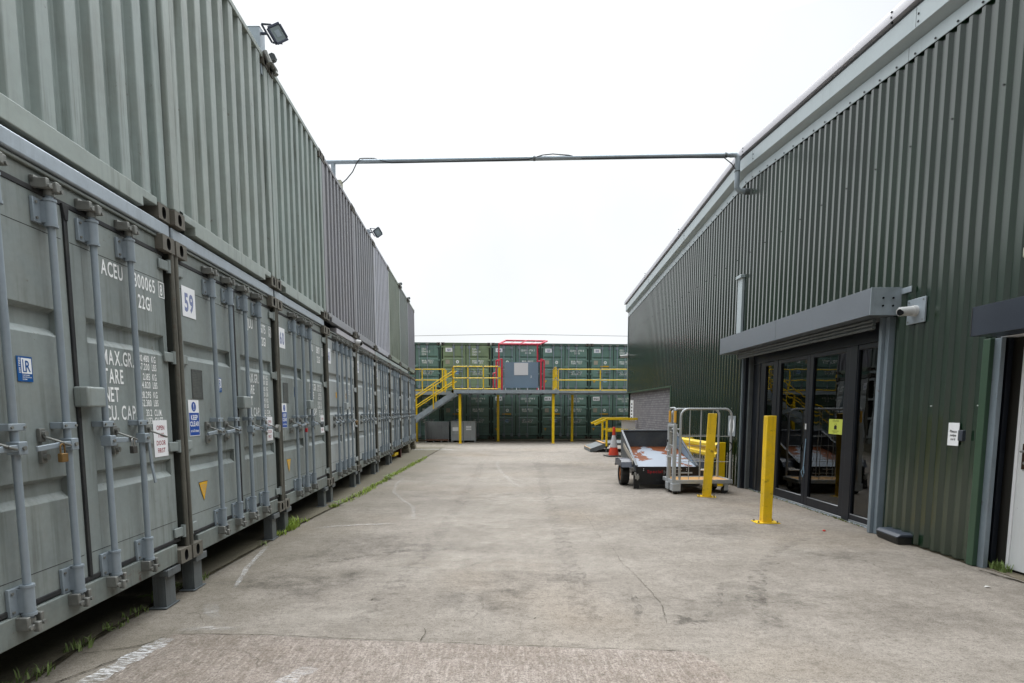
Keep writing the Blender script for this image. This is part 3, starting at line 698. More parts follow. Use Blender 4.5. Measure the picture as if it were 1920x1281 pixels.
def triangle(t, x0=.285, z1=.605, s=.165):
    b = MB(); v = [(x0, .0505, z1), (x0 + s, .0505, z1), (x0 + s / 2, .0505, z1 - s)]
    v2 = [(x0 - .006, .0515, z1 + .004), (x0 + s + .006, .0515, z1 + .004), (x0 + s / 2, .0515, z1 - s - .009)]
    b.add(v2, [(0, 2, 1)], 'inkblack'); b.add(v, [(0, 2, 1)], 'stickeryellow')
    for k in range(5): w_ = (s * .62) * (1 - k / 6.5); b.box(x0 + s / 2 - w_ / 2, x0 + s / 2 + w_ / 2, .0495, .0502, z1 - .03 - .018 * k, z1 - .026 - .018 * k, 'beige')
    b.build('warning_sticker', t, label='yellow triangular sticker')

GL = 'lower containers along the left of the yard'
base = make_door_container(dict(frame='framegrey', door='sagegrey', post='post', grooves=G2, droop=3))
base2 = make_door_container(dict(frame='framegrey', door='sagegrey', post='post', grooves=G2))
base60 = make_door_container(dict(frame='framegrey', door='sagegrey', post='post', grooves=G2, nobar=(3,)))
base3 = make_door_container(dict(frame='framegrey', door='doorpale', post='post', grooves=G3))
LOW = []
labs = ['grey green container lettered ACEU with a blue certified sticker on its door',
        'grey green container carrying the white 59 sign and a keep clear sign',
        'grey green container with the white 60 sign, missing one locking bar',
        'pale grey container with a 61 sign and orange stickers beside the 60 container',
        'pale grey lower container under the darker mauve corrugated one, next after 61',
        'pale grey lower container directly below the pale lavender corrugated one',
        'pale grey lower container directly below the moss green corrugated one',
        'pale grey lower container just before the last one of the lower grey tier',
        'pale grey lower container at the far end of the lower tier by the stairs']
for k in range(9):
    t = base if k == 0 else base2 if k == 1 else base60 if k == 2 else base3 if k == 3 else copy_tree(base3)
    t.location = rowpt((k - 1) * PITCH + .011, 0, ZB); t.rotation_euler = (0, 0, ROT); tag(t, labs[k], 'container', GL); LOW.append(t)
t = LOW[0]; lettering(t, 'ACEU', '300065', '8', '22G1'); lr_sign(t); open_first(t)
t = LOW[1]; lettering(t, 'SJUU', '136175', '2', '22G1', ('30.480', '67.200', '2.185', '4.820', '28.295', '62.380', '33.2', '1.173')); num_sign(t, '59'); data_plate(t); keep_clear(t); lr_sign(t, .745, 1.415); triangle(t); open_first(t)
t = LOW[2]; lettering(t, 'SJUU', '138171', '3', '22G1'); num_sign(t, '60'); data_plate(t); keep_clear(t); triangle(t); open_first(t); lr_sign(t, .72, 1.42, 'teal')
t = LOW[3]; num_sign(t, '61'); lettering(t, 'SJUU', '138164', '5', '22G1')
plate(t, 'orange_sticker', .69, .86, 1.46, 1.56, 'stickeryellow', 'orange sticker'); plate(t, 'orange_sticker', 1.52, 1.68, 1.46, 1.56, 'stickeryellow', 'orange sticker'); plate(t, 'white_notice', 2.0, 2.2, .84, 1.0, 'signwhite')
for k in (4, 5, 6, 7, 8): num_sign(LOW[k], str(58 + k)); lettering(LOW[k], 'SJUU', '1381%d' % (60 - k * 3), '4', '22G1'); plate(LOW[k], 'white_notice', 2.02, 2.2, .84, 1.02, 'signwhite')

# upper tier: corrugated ends
def make_corr_container(m, mr_):
    t = thing('shipping_container', 'x', 'container')
    b = MB(); b.box(.012, W - .012, .12, D, .12, H - .012, m); b.build('body', t)
    for sx in (0, 1):
        b = MB(); x0 = 0.002 if not sx else W - .112; b.box(x0, x0 + .11, .004, .14, .119, H - .119, m); b.build('corner_post', t, .012, 3)
    for sx in (0, 1):
        for zz in (0, 1):
            b = MB(); x0 = 0.002 if not sx else W - .164; b.casting(x0, x0 + .162, 0 if not zz else H - .118, .118 if not zz else H, -.004, .178, 'casting'); b.build('corner_casting', t, .006)
    b = MB(); b.prism([(.165, .145), (.165, .085), (.36, .085), (.36, .018), (W - .36, .018), (W - .36, .085), (W - .165, .085), (W - .165, .145)], 1, .002, .10, mr_); b.build('bottom_rail', t, .005)
    b = MB(); b.box(.113, W - .113, .0, .10, H - .062, H - .004, mr_); b.build('top_rail', t, .006)
    b = MB(); P = [(.112, .064)]; p = .2515; x = .112
    e = .190 - .11
    k = 0
    while True:
        c0 = e + k * p; c1 = c0 + .110
        if c1 + .02 > W - .112: break
        if c0 - .018 > .113: P += [(c0 - .018, .064), (c0, .008), (c1, .008), (c1 + .018, .064)]
        else: P += [(.1125, .008), (c1, .008), (c1 + .018, .064)]
        k += 1
    P.append((W - .112, .064)); P = [q for i, q in enumerate(P) if i == 0 or q[0] > P[i - 1][0] or q[1] != P[i - 1][1]]
    z0, z1 = .146, H - .063; n = len(P)
    b.add([(x, y, z0) for x, y in P] + [(x, y, z1) for x, y in P], [(i, i + 1, n + i + 1, n + i) for i in range(n - 1)], m)
    b.build('corrugated_panel', t, .006)
    return t
ups = [('sage', 'sage2', 'pale sage corrugated container on top of the ACEU container'), ('sage2', 'sage2', 'pale sage corrugated container on top of the 59 container, below the floodlight'),
       ('sage3', 'sage2', 'pale sage corrugated container on top of the 60 container'), ('mauve', 'mauve2', 'mauve grey corrugated container on top of 61, beside the cream box'),
       ('mauve2', 'mauve2', 'blue grey corrugated container standing between the mauve and lavender ones'), ('lavender', 'lavender', 'very pale lavender corrugated container in the upper tier'),
       ('moss', 'moss', 'moss green corrugated container beside the pale lavender one'), ('slate', 'slate', 'slate green corrugated container second from the far end of the upper tier'),
       ('plum', 'moss', 'plum grey corrugated container at the far end of the upper tier')]
UP = []
for k, (a, c, lb) in enumerate(ups):
    t = make_corr_container(a, c); t.location = rowpt((k - 1) * PITCH + .011, .03 if k == 0 else 0, ZB + H + GAP); t.rotation_euler = (0, 0, ROT); tag(t, lb, 'container', 'corrugated containers of the upper tier'); UP.append(t)
b = MB(); z = 1.95
for ch in '800056 UECA'[0:7]:
    b.text(ch, 1.83 - .02, z, .13, 'white', .55, .0625); z += .17
b.build('lettering', UP[0])

# galvanised beams lying in the gap between the tiers
def beam(name, s0, s1, m, label, y0=.03, zt=.105, z0=.004):
    t = MB(); t.prism([(y0, z0 + .0), (y0 + .16, z0), (y0 + .16, zt), (y0, zt)], 0, s0, s1, m)
    o = t.build(name, None, .012, 3); o.location = rowpt(0, 0, ZB + H); o.rotation_euler = (0, 0, ROT); return tag(o, label, 'beam', 'beams between the two container tiers')
beam('spacer_beam', -2.46, -.02, 'galv', 'galvanised beam lying on the ACEU container')
beam('spacer_beam', .02, 2.43, 'galv', 'galvanised beam lying on the 59 container')
beam('spacer_beam', 2.48, 4.86, 'galv', 'galvanised beam lying on the 60 container')
beam('spacer_beam', 5.75, 7.36, 'verge', 'pale board on the 61 container, short with a dark gap beside it')
beam('spacer_beam', 7.40, 9.82, 'verge', 'pale board on the fifth lower container, past the white dome camera')
beam('spacer_beam', 9.86, 17.2, 'fascia', 'long pale board running on to the far end of the row')

# steel stilts
def make_leg():
    t = thing('support_leg', 'x', 'support leg')
    b = MB(); b.box(-.075, .075, .05, .062, .012, ZB - .05, 'galvdark'); b.box(-.075, .075, .138, .15, .012, ZB - .05, 'galvdark'); b.box(-.075, -.063, .063, .137, .012, ZB - .05, 'galvdark'); b.box(.063, .075, .063, .137, .012, ZB - .05, 'galvdark'); b.build('post', t, .003)
    b = MB(); b.box(-.11, .11, .035, .17, .0065, .0118, 'galvdark'); b.build('foot_plate', t)
    b = MB(); b.box(-.10, .10, .02, .17, ZB - .049, ZB - .002, 'galvdark'); b.box(-.10, .10, .012, .0195, ZB - .055, ZB + .004, 'galvdark'); b.build('cap_plate', t, .003)
    return t
leg0 = make_leg(); used = False
seam = ['the ACEU and 59 containers', 'the 59 and 60 containers', 'the 60 and 61 containers', 'the 61 container and the next', 'the fifth and sixth lower containers', 'the sixth and seventh lower containers']
for k in range(6):
    for q, s in ((0, -.285), (1, .185)):
        t = leg0 if not used else copy_tree(leg0); used = True
        t.location = rowpt(k * PITCH + s, 0, 0); t.rotation_euler = (0, 0, ROT)
        tag(t, ('grey steel leg just before the join of ', 'grey steel leg just past the join of ')[q] + seam[k], 'support leg', 'steel legs under the lower containers')
t = MB(); t.box(-.09, .09, .03, .05, .006, ZB, 'ibeamrust'); t.box(-.09, .09, .16, .18, .006, ZB, 'ibeamrust'); t.box(-.01, .01, .0505, .1595, .006, ZB, 'ibeamrust')
o = t.build('rusty_beam_stub', None, .003); o.location = rowpt(6 * PITCH - .1, 0, 0); o.rotation_euler = (0, 0, ROT); tag(o, 'short brown rusty beam stub standing under the grey stack near its far end', 'support')
t = MB(); t.box(-.9, .0, .10, .20, .12, .2, 'yellow'); o = t.build('yellow_bar'); o.location = rowpt(6 * PITCH - .3, 0, 0); o.rotation_euler = (0, 0, ROT); tag(o, 'yellow bar lying under the grey stack beside the brown beam stub', 'bar')
for q, (s, lb) in enumerate(((7 * PITCH - .05, 'larger pile of two mossy concrete blocks under the grey stack'), (8 * PITCH - .25, 'concrete block pile under the far corner of the grey stack'))):
    t = thing('block_pile', lb, 'concrete blocks', rowpt(s, 0, 0), ROT, 'concrete blocks under the far containers')
    b = MB(); b.box(-.42, .2, .0, .42, .006, .155, 'concblock'); b.build('block', t, .012)
    b = MB(); b.box(-.38, .18, .02, .40, .157, ZB - .002, 'concblock'); b.build('block', t, .012)

# padlocks
def padlock(k, x, z, m, label, y=-.055, s=1.):
    t = thing('padlock', label, 'padlock', rowpt((k - 1) * PITCH + x, y, ZB + z), ROT)
    b = MB(); b.box(-.026 * s, .026 * s, -.013, .013, -.085 * s, -.035 * s, m); b.build('body', t, .004)
    b = MB(); pts = [(-.017 * s, 0, -.04 * s), (-.017 * s, 0, 0)] + [(-.017 * s * math.cos(a), 0, .017 * s * math.sin(a)) for a in (.6, 1.2, 1.57, 1.95, 2.55)] + [(.017 * s, 0, 0), (.017 * s, 0, -.04 * s)]
    b.tube(pts, .0045, m if m == 'brass' else 'chrome', 8); b.build('shackle', t)
def disc_lock(k, x, z, m, label):
    t = MB(); t.cyl((0, -.02, 0), (0, .02, 0), .045, m, 20); t.box(-.09, -.02, -.012, .012, .0, .02, m); o = t.build('disc_padlock', None, .004); o.location = rowpt((k - 1) * PITCH + x, -.06, ZB + z); o.rotation_euler = (0, 0, ROT); tag(o, label, 'padlock')
padlock(0, .905, 1.035, 'brass', 'brass padlock hanging on the ACEU container beside its blue sticker')
padlock(0, 1.60, 1.035, 'rubber', 'dark padlock hanging on the ACEU door with the weight figures')
disc_lock(1, 2.12, 1.03, 'chrome', 'silver round padlock in front of the sign on the 59 container')
padlock(2, .87, 1.035, 'redlock', 'red padlock on a handle of the 60 container', s=1.1)
disc_lock(2, 1.72, 1.03, 'galvdark', 'dull round padlock on the 60 container by its red print sign')
disc_lock(3, 1.95, 1.0, 'brass', 'brass round padlock on the 61 container above a white notice')

# clamps bridging the upper corners
def bridge(k, sc, lb):
    t = MB(); t.cyl((-.13 * sc, -.03, 0), (.13 * sc, -.05, -.03), .03 * sc, 'cam', 10); t.cyl((-.12 * sc, -.01, .05), (-.12 * sc, -.06, -.08 * sc), .032 * sc, 'cam', 8); t.cyl((.11 * sc, -.01, .04), (.11 * sc, -.06, -.09 * sc), .032 * sc, 'cam', 8)
    t.cyl((-.03, -.06, .05 * sc), (.03, -.06, .05 * sc), .045 * sc, 'galvdark', 8); t.box(.1 * sc, .2 * sc, -.06, -.02, -.05, -.01, 'cam')
    o = t.build('bridge_clamp', None, .004); o.location = rowpt(k * PITCH, 0, ZB + 2 * H + GAP - .02); o.rotation_euler = (0, 0, ROT); tag(o, lb, 'clamp', 'clamps on the upper tier')
bridge(1, .95, 'rusty clamp bridging two sage containers beside the large floodlight post')
bridge(6, .9, 'dark clamp on the upper corner of the moss green container')
bridge(7, .9, 'dark clamp on the upper corner between the two farthest upper containers')

# floodlights
def make_flood(loc, sc, post_h, label, pw):
    t = thing('floodlight', label, 'floodlight', loc, 0, 'floodlights on the left row')
    e1 = Vector((.10, .11, -.18)).normalized(); e2 = Vector((-.128, -.117, -.143)); e2 = (e2 - e1 * e2.dot(e1)).normalized(); n_ = e1.cross(e2)
    if n_.y > 0: n_ = -n_
    mt = Matrix((e1, e2, n_)).transposed().to_4x4()
    a = .112 * sc; b = MB(); b.box(-a, a, -a, a, -.05 * sc, -.0, 'floodbody', mt)
    for sx, sy, ex, ey in ((-1, 0, .018, 1), (1, 0, .018, 1)): b.box(sx * a - .012, sx * a + .012, -a, a, -.001, .012, 'floodbody', mt)
    for sy in (-1, 1): b.box(-a + .0125, a - .0125, sy * a - .012, sy * a + .012, -.001, .012, 'floodbody', mt)
    for k in range(5): b.box(-a * .8 + a * .4 * k - .004, -a * .8 + a * .4 * k + .004, -a * .8, a * .8, -.075 * sc, -.049 * sc, 'floodbody', mt)
    b.build('housing', t, .006)
    b = MB(); b.box(-a * .84, a * .84, -a * .84, a * .84, .0005, .004, 'floodglass', mt); b.box(-a * .4, a * .4, -a * .4, a * .4, .0045, .006, 'bar', mt); b.build('lens', t)
    b = MB(); c1 = mt @ Vector((-a - .012, 0, -.02)); c2 = mt @ Vector((a + .012, 0, -.02)); back = Vector((-.15, -.02, .0)) * sc
    b.beam(c1, c1 + back, .03, .008, 'floodbody'); b.beam(c2, c2 + back, .03, .008, 'floodbody'); b.beam(c1 + back, c2 + back, .03, .008, 'floodbody'); b.build('bracket', t, .002)
    b = MB(); b.box(-.19 - pw, -.19, -.04, .10, -post_h, .05, 'galv'); b.box(-.194 - pw, -.188, -.044, .104, .0505, .058, 'galv'); b.box(-.1875, -.15 * sc, -.03, .0, -.02, .0, 'floodbody'); b.build('mounting_post', t, .004)
TOPZ = ZB + 2 * H + GAP
fp = rowpt(2.36, .0, TOPZ); make_flood((fp[0] + .17, fp[1] - .02, TOPZ + .22), .74, .45, 'large black floodlight on a post above the sage containers', .2)
fp = rowpt(9.55, .05, TOPZ); make_flood((fp[0] + .20, fp[1], TOPZ + .12), .78, .35, 'small distant floodlight above the blue grey container', .16)

# pipe across the yard with its end posts
t = thing('overhead_pipe', 'grey steel pipe spanning the yard from the container stack to the warehouse', 'pipe')
pz = 6.50
PL, PR = (-3.8, 12.36, pz), (4.30, 11.95, 6.47)
b = MB(); b.tube([PL, PR], .043, 'galv', 14); b.tube([(.42, 12.145, pz - .015), (.46, 12.143, pz - .015)], .049, 'galvdark', 14); b.tube([(4.12, 11.96, pz - .03), (4.16, 11.957, pz - .03)], .05, 'galvdark', 14); b.build('pipe', t)
b = MB(); b.tube([(4.22, 11.953, 6.47), (4.33, 11.947, 6.47), (4.37, 11.945, 6.42), (4.37, 11.945, 5.98), (4.37, 11.945, 5.86), (4.42, 11.945, 5.80), (4.52, 11.945, 5.79), (4.61, 11.945, 5.79)], .05, 'galv', 14); b.tube([(4.37, 11.945, 6.15), (4.37, 11.945, 6.17)], .056, 'galvdark', 14); b.tube([(4.52, 11.945, 5.79), (4.61, 11.945, 5.79)], .058, 'galvdark', 14); b.build('elbow', t)
b = MB(); b.tube([(-3.58, 12.35, pz - .04), (-3.60, 12.35, TOPZ - .3)], .045, 'galv', 12); b.build('upright', t)
b = MB(); b.box(-3.53, -3.40, 12.22, 12.36, TOPZ + .17, TOPZ + .50, 'cream'); b.box(-3.472, -3.468, 12.217, 12.22, TOPZ + .2, TOPZ + .5, 'dark'); tag(b.build('junction_box', None, .008), 'cream junction box beside the pipe upright above the mauve container', 'junction box')
b = MB(); pts = [(-3.40, 12.28, TOPZ + .45), (-3.3, 12.26, TOPZ + .52), (-3.17, 12.25, TOPZ + .66), (-3.08, 12.25, pz - .05), (-3.02, 12.26, pz + .03), (-2.95, 12.31, pz + .055), (-2.75, 12.30, pz + .05), (-2.6, 12.26, pz - .01), (-2.4, 12.27, pz - .05), (-1.5, 12.23, pz - .05), (.3, 12.12, pz - .05), (.6, 12.10, pz + .03), (.8, 12.10, pz + .05), (1.1, 12.08, pz + .02), (1.4, 12.07, pz - .05), (2.5, 12.0, pz - .06), (4.1, 11.93, pz - .09), (4.25, 11.93, pz - .2), (4.32, 11.93, 6.2)]
b.tube(pts, .010, 'cable', 6); tag(b.build('power_cable'), 'thin black cable looped along the overhead pipe', 'cable')
b = MB(); b.tube([(-60 + 6 * k, 52, 8.15 - .35 * math.sin(PI * ((k % 10) / 10)) + .0) for k in range(21)], .02, 'roofline', 6); tag(b.build('roof_edge_line'), 'thin pale wire standing in for a distant roof edge behind the far containers', 'roofline')  # thin tube stands in for the edge of a distant pale roof
t = thing('dome_camera', 'small white dome camera at the join above the 61 container', 'camera', rowpt(7.38, -.02, ZB + H + .03), ROT)
b = MB(); b.cyl((0, .03, 0), (0, -.06, -.02), .065, 'whiteplastic', 16); b.cyl((0, -.06, -.02), (0, -.09, -.03), .05, 'cctvdark', 16, .03); b.build('dome', t, .004)

# ------------------------------------------------------------------ far row
BROT = R(4.5); BSX, BSZ = 1.05, .958; BP = 2.585
def backpt(s, y=0., z=0.): return (-1.087 + s * math.cos(BROT) - y * math.sin(BROT), 30.9 + s * math.sin(BROT) + y * math.cos(BROT), z)
pg = dict(frame='bgreend', door='bgreen', post='bgreend', grooves=G3); po = dict(frame='olived', door='olive', post='olived', grooves=G3)
bg = make_door_container(pg); bo = make_door_container(po); first = True
def stickers(t, yb, rd, tri, hazard):
    plate(t, 'data_plate', .22, .42, 1.46, 1.68, 'beige')
    n = 18
    b = MB(); b.add([(.80 + .075 * math.cos(2 * PI * k / n), .0515, 1.57 + .085 * math.sin(2 * PI * k / n)) for k in range(n)], [tuple(range(n))], 'white'); b.add([(.80 + .04 * math.cos(2 * PI * k / n), .0508, 1.57 + .045 * math.sin(2 * PI * k / n)) for k in range(n)], [tuple(range(n))], 'bgreen'); b.text('C', .80, 1.545, .05, 'white', 1, .050, True, 'C'); b.build('round_sticker', t, label='white round sticker')
    b = MB(); b.add([(.80 + .12 * math.cos(2 * PI * k / n), .0515, rd + .105 * math.sin(2 * PI * k / n)) for k in range(n)], [tuple(range(n))], 'paleblue'); b.box(.70, .90, .0505, .051, rd - .012, rd + .012, 'signblue'); b.build('blue_sticker', t, label='pale blue round sticker')
    if yb: plate(t, 'height_sticker', .56, .98, 1.335, 1.40, 'stickeryellow', 'long yellow sticker')
    if tri: triangle(t, .17, .60, .15)
brow = [(-4, 1, 'bgreen', 'SJUU', '136750', '2', None, 'green container behind the grey stack, mirrored in the glass doors, upper and outermost', False),
        (-3, 1, 'bgreen', 'SJUU', '136752', '4', None, 'green upper container behind the grey stack, mirrored in the glass doors', False),
        (-4, 0, 'bgreen', 'SJUU', '136751', '2', None, 'green ground level container behind the grey stack, mirrored in the glass, outermost', False),
        (-3, 0, 'bgreen', 'SJUU', '136753', '4', None, 'green ground level container behind the grey stack, mirrored in the glass doors', False),
        (-2, 1, 'bgreen', 'SJUU', '130604', '2', None, 'dark green container on the far upper tier, half hidden by the grey stack', False),
        (-1, 1, 'olive', 'SJUU', '136850', '9', '125', 'lighter olive green container with the 125 sign on the far upper tier', True),
        (0, 1, 'bgreen', 'SJUU', '136756', '3', '124', 'green container with the 124 sign behind the red gate', False),
        (1, 1, 'bgreen', 'SJUU', '136795', '8', '123', 'green container with the 123 sign next to the red gate', False),
        (2, 1, 'bgreen', 'SJUU', '130085', '8', '122', 'green container with the 122 sign beside the warehouse corner', True),
        (-2, 0, 'bgreen', 'SJUU', '136757', '1', None, 'shaded green container behind the stairs at ground level', False),
        (-1, 0, 'bgreen', 'SJUU', '134791', '5', '109A', 'shaded green container behind the grey bins, with sign 109A', False),
        (0, 0, 'bgreen', 'SJUU', '136794', '0', '108A', 'shaded green ground level container with sign 108A behind a yellow post', False),
        (1, 0, 'bgreen', 'SJUU', '136793', '0', '107A', 'shaded green ground level container with sign 107A', False),
        (2, 0, 'bgreen', 'SJUU', '136792', '6', '106A', 'shaded green ground level container with sign 106A near the cone', False)]
for i, (k, lv, c, ow, nu, ck, sg, lb, nl) in enumerate(brow):
    if c == 'olive': t = bo
    else: t = bg if first else copy_tree(bg0); 
    if c != 'olive' and first:
        bg0 = copy_tree(bg); first = False
    t.location = backpt(k * BP + .012, 0, .06 + lv * (H * BSZ + .01)); t.rotation_euler = (0, 0, BROT); t.scale = (BSX, 1, BSZ)
    tag(t, lb, 'container', 'containers of the far row')
    lettering(t, ow, nu, ck, '22G1', back=True, nl=(nl or k == -2))
    if sg: num_sign(t, sg, .22 if lv else .20, 2.10, .34, .21, 'inkblue' if lv else 'inkblack', .115, .72)
    stickers(t, lv == 0 or sg == '122', 1.0 if sg != '122' else .60, lv == 0 or sg in ('123', '122'), 0)
def remove_tree(o):
    for ch in list(o.children): remove_tree(ch)
    bpy.data.objects.remove(o)
remove_tree(bg0)
b = MB(); b.box(-14, 12, 29.9, 40, .002, .055, 'side'); struct(b.build('pavement_plinth'))

# walkway on yellow posts
t = thing('walkway', 'raised grey walkway on yellow posts in front of the far containers', 'walkway', (0, 0, 0))
dz = 2.50
b = MB(); b.box(-13, 9, 29.6, 30.75, dz - .115, dz, 'galv'); b.box(-2.72, 2.2, 27.75, 29.598, dz - .115, dz, 'galv'); b.box(2.202, 9, 28.3, 29.555, dz - .112, dz - .002, 'galv'); b.box(-13, 9, 29.56, 29.598, dz - .16, dz + .01, 'galv') ; b.box(-2.72, 2.2, 27.70, 27.748, dz - .15, dz + .01, 'galv')  # front deck box on the right is added to shade the containers below
for k in range(9): b.box(-2.6 + .58 * k, -2.55 + .58 * k, 27.76, 29.55, dz - .2, dz - .116, 'galvdark')
b.build('deck', t)
def col_(px, y, m='yellow'):
    x = (px - 960) / 1103.5 * y * 1.0
    b = MB(); b.box(x - .06, x + .06, y, y + .12, .0, dz - .165, m); b.box(x - .1, x + .1, y - .04, y + .16, .001, .014, m); b.build('post', t, .006)
for px, y in ((781, 29.7), (862.8, 27.85), (934, 29.7), (1037, 27.85), (1072.5, 29.7), (1200, 29.7)): col_(px, y)
def guard(p0, p1, n, name='guardrail', hs=(.06, .56, 1.09), r=.024, parent=None):
    b = MB(); p0 = Vector(p0); p1 = Vector(p1)
    for h in hs: b.tube([p0 + Vector((0, 0, h)), p1 + Vector((0, 0, h))], r, 'yellow', 8)
    for k in range(n):
        q = p0.lerp(p1, k / (n - 1) if n > 1 else 0); b.tube([q - Vector((0, 0, .1)), q + Vector((0, 0, hs[-1] + .01))], r * 1.15, 'yellow', 8)
        b.box(q.x - .06, q.x + .06, q.y - .03, q.y + .03, q.z - .12, q.z - .0, 'yellow')
        for h in hs: b.tube([q + Vector((0, -.001, h - .03)), q + Vector((0, -.001, h + .03))], r * 1.45, 'galv', 8)
    return b.build(name, parent or t)
guard((-12.8, 29.62, dz), (-3.28, 29.62, dz), 9); guard((-2.77, 27.74, dz), (-.62, 27.74, dz), 4); guard((-2.77, 27.74, dz), (-2.77, 28.3, dz), 2)
guard((2.05, 27.78, dz), (2.05, 29.6, dz), 3); guard((2.3, 29.62, dz), (8.6, 29.62, dz), 4); guard((2.18, 29.2, dz), (2.18, 29.6, dz), 2); guard((-.57, 27.74, dz), (-.57, 28.6, dz), 2)
# stairs down to the left
s = thing('staircase', 'grey steel staircase with yellow handrails descending behind the grey container stack', 'stairs')
TX, TY, TZ = -2.78, 28.3, dz; BX_, BZ = -6.3, .14; sl_ = (TZ - BZ) / (TX - BX_)
for yy in (28.3, 29.3):
    b = MB(); b.beam((TX + .05, yy, TZ - .10), (BX_, yy, BZ - .1 + .02), .04, .24, 'galv'); b.build('stringer', s)
    b = MB()
    for h in (1.0, .5): b.tube([(TX + .05, yy, TZ + h - .02), (BX_ + .3, yy, BZ + .3 * sl_ + h)], .024, 'yellow', 8)
    for x in (-3.75, -5.2): b.tube([(x, yy - .04, TZ + (x - TX) * sl_ - .22), (x, yy - .04, TZ + (x - TX) * sl_ + 1.0)], .026, 'yellow', 8)
    b.tube([(-3.3, yy, TZ + 1.05), (-3.3, yy, TZ - .05)], .026, 'yellow', 8)
    b.build('handrail', s)
b = MB()
for k in range(10):
    x = BX_ + .3 + k * (TX - BX_ - .3) / 10; z = BZ + (x - BX_) * sl_; b.box(x, x + .27, 28.33, 29.27, z - .02, z, 'galvdark'); b.box(x + .01, x + .05, 28.32, 29.28, z + .001, z + .008, 'yellow')
b.build('treads', s)

# red pallet gate with its panel
g = thing('pallet_gate', 'red tubular loading gate with a slate blue panel on the walkway', 'gate')
GY = 28.2
def PX(px, y): return (px - 960) / 1103.5 * y
def PZ(py, y): return CAMH - (py - 770) / 1103.5 * y * .99
for (xa, xb, xo) in ((920, 941.5, 935.5), (1019.5, 1013, 1007.5)):
    b = MB(); 
    zt = PZ(677, GY); za = dz
    X0, X1 = PX(xa if xa < 960 else 1019.5, GY), PX(xb, GY)
    b.tube([(X0 if xa > 960 else PX(931, GY), GY, za), (X0 if xa > 960 else PX(931, GY), GY, zt)], .035, 'red', 8); b.tube([(X1, GY - .35, za), (X1, GY - .35, zt + .04)], .04, 'red', 8)
    b.tube([(X0 if xa > 960 else PX(931, GY), GY, zt), (X1, GY - .35, zt + .04)], .03, 'red', 8)
    xx = PX(xo, GY); b.tube([(xx, GY + .3, za), (xx, GY + .3, PZ(646, GY))], .035, 'red', 8)
    b.tube([(xx, GY + .3, zt - .02), (X0 if xa > 960 else PX(931, GY), GY, zt)], .028, 'red', 8)
    b.build('side_frame', g)
b = MB(); xl = PX(925.5, GY); b.tube([(xl, GY - .1, dz), (xl, GY - .1, PZ(701, GY)), (PX(930, GY), GY - .1, PZ(699.5, GY))], .03, 'red', 8); b.build('stop_frame', g)
zf, zb2 = PZ(646.3, GY), PZ(641.2, 29.4)
FL, FR, BL_, BR_ = (PX(936, GY), GY, zf), (PX(1010, GY), GY, zf - .02), (PX(948.5, 29.6), 29.6, zb2 + .05), (PX(1024.5, 29.6), 29.6, zb2 + .02)
b = MB()
for p, q in ((FL, FR), (BL_, BR_), (FL, BL_), (FR, BR_)): b.tube([p, q], .045, 'red', 8)
mid = lambda p, q, f: tuple(p[i] + (q[i] - p[i]) * f for i in range(3))
b.tube([mid(FL, FR, .5), mid(BL_, BR_, .5)], .026, 'red', 8)
for f in (.25, .75): b.tube([mid(FL, FR, f), mid(BL_, BR_, f)], .008, 'red', 6)
b.build('canopy_frame', g)
b = MB(); x0, x1 = PX(946.5, GY), PX(1009, GY); b.box(x0, x1, GY - .02, GY + .03, PZ(727.5, GY), PZ(680, GY), 'gatepanel')
b.box(PX(964, GY), PX(989.7, GY), GY - .03, GY - .021, PZ(704, GY), PZ(681.3, GY), 'paper')
b.text('J', PX(994.5, GY), PZ(708, GY), .085, 'signwhite', 1, GY - .022, True)
for k in range(4): b.box(x0 + .02 + k * .52, x0 + .06 + k * .52, GY, GY + .02, dz + .01, PZ(727.5, GY), 'white')
b.box(x0, x1, GY, GY + .02, dz + .012, dz + .03, 'white'); b.build('panel', g)

# grey bins under the stairs
t = thing('metal_bin', 'open fronted grey steel bin with a rusty floor under the stairs', 'bin', (-4.25, 29.0, 0))
b = MB(); b.box(-.02, 0.0, -.1, .8, .12, 1.02, 'bingrey'); b.box(1.12, 1.14, -.1, .8, .12, 1.02, 'bingrey'); b.box(.001, 1.119, .78, .8, .12, 1.0, 'bingrey'); b.build('shell', t, .004)
b = MB(); b.box(-.02, 1.16, -.12, .82, .08, .118, 'rustwood')
for x in (.0, .38, .75, 1.1): b.box(x, x + .05, -.1, .8, .004, .079, 'bingrey')
b.build('pallet_base', t)
t = thing('metal_cabinet', 'closed grey steel cabinet bin with white labels behind a yellow post', 'bin', (-2.98, 28.85, 0))
b = MB(); b.box(0, 1.2, 0, .9, .09, 1.0, 'bingrey'); b.box(-.015, 1.215, -.012, .912, 1.001, 1.03, 'bingrey'); b.box(.585, .612, -.008, -.001, .1, 1.0, 'galvdark'); b.box(.04, .58, -.006, -.001, .36, .372, 'galvdark'); b.build('shell', t, .006)
b = MB()
for x in (.02, .56, 1.13): b.box(x, x + .05, .02, .88, .004, .089, 'bingrey')
b.build('feet', t)
for q in ((.07, .36, .56, .74), (.73, .99, .71, .80), (.73, .99, .60, .68)):
    b = MB(); b.box(q[0], q[1], -.011, -.0085, q[2], q[3], 'signwhite'); b.build('white_label', t)

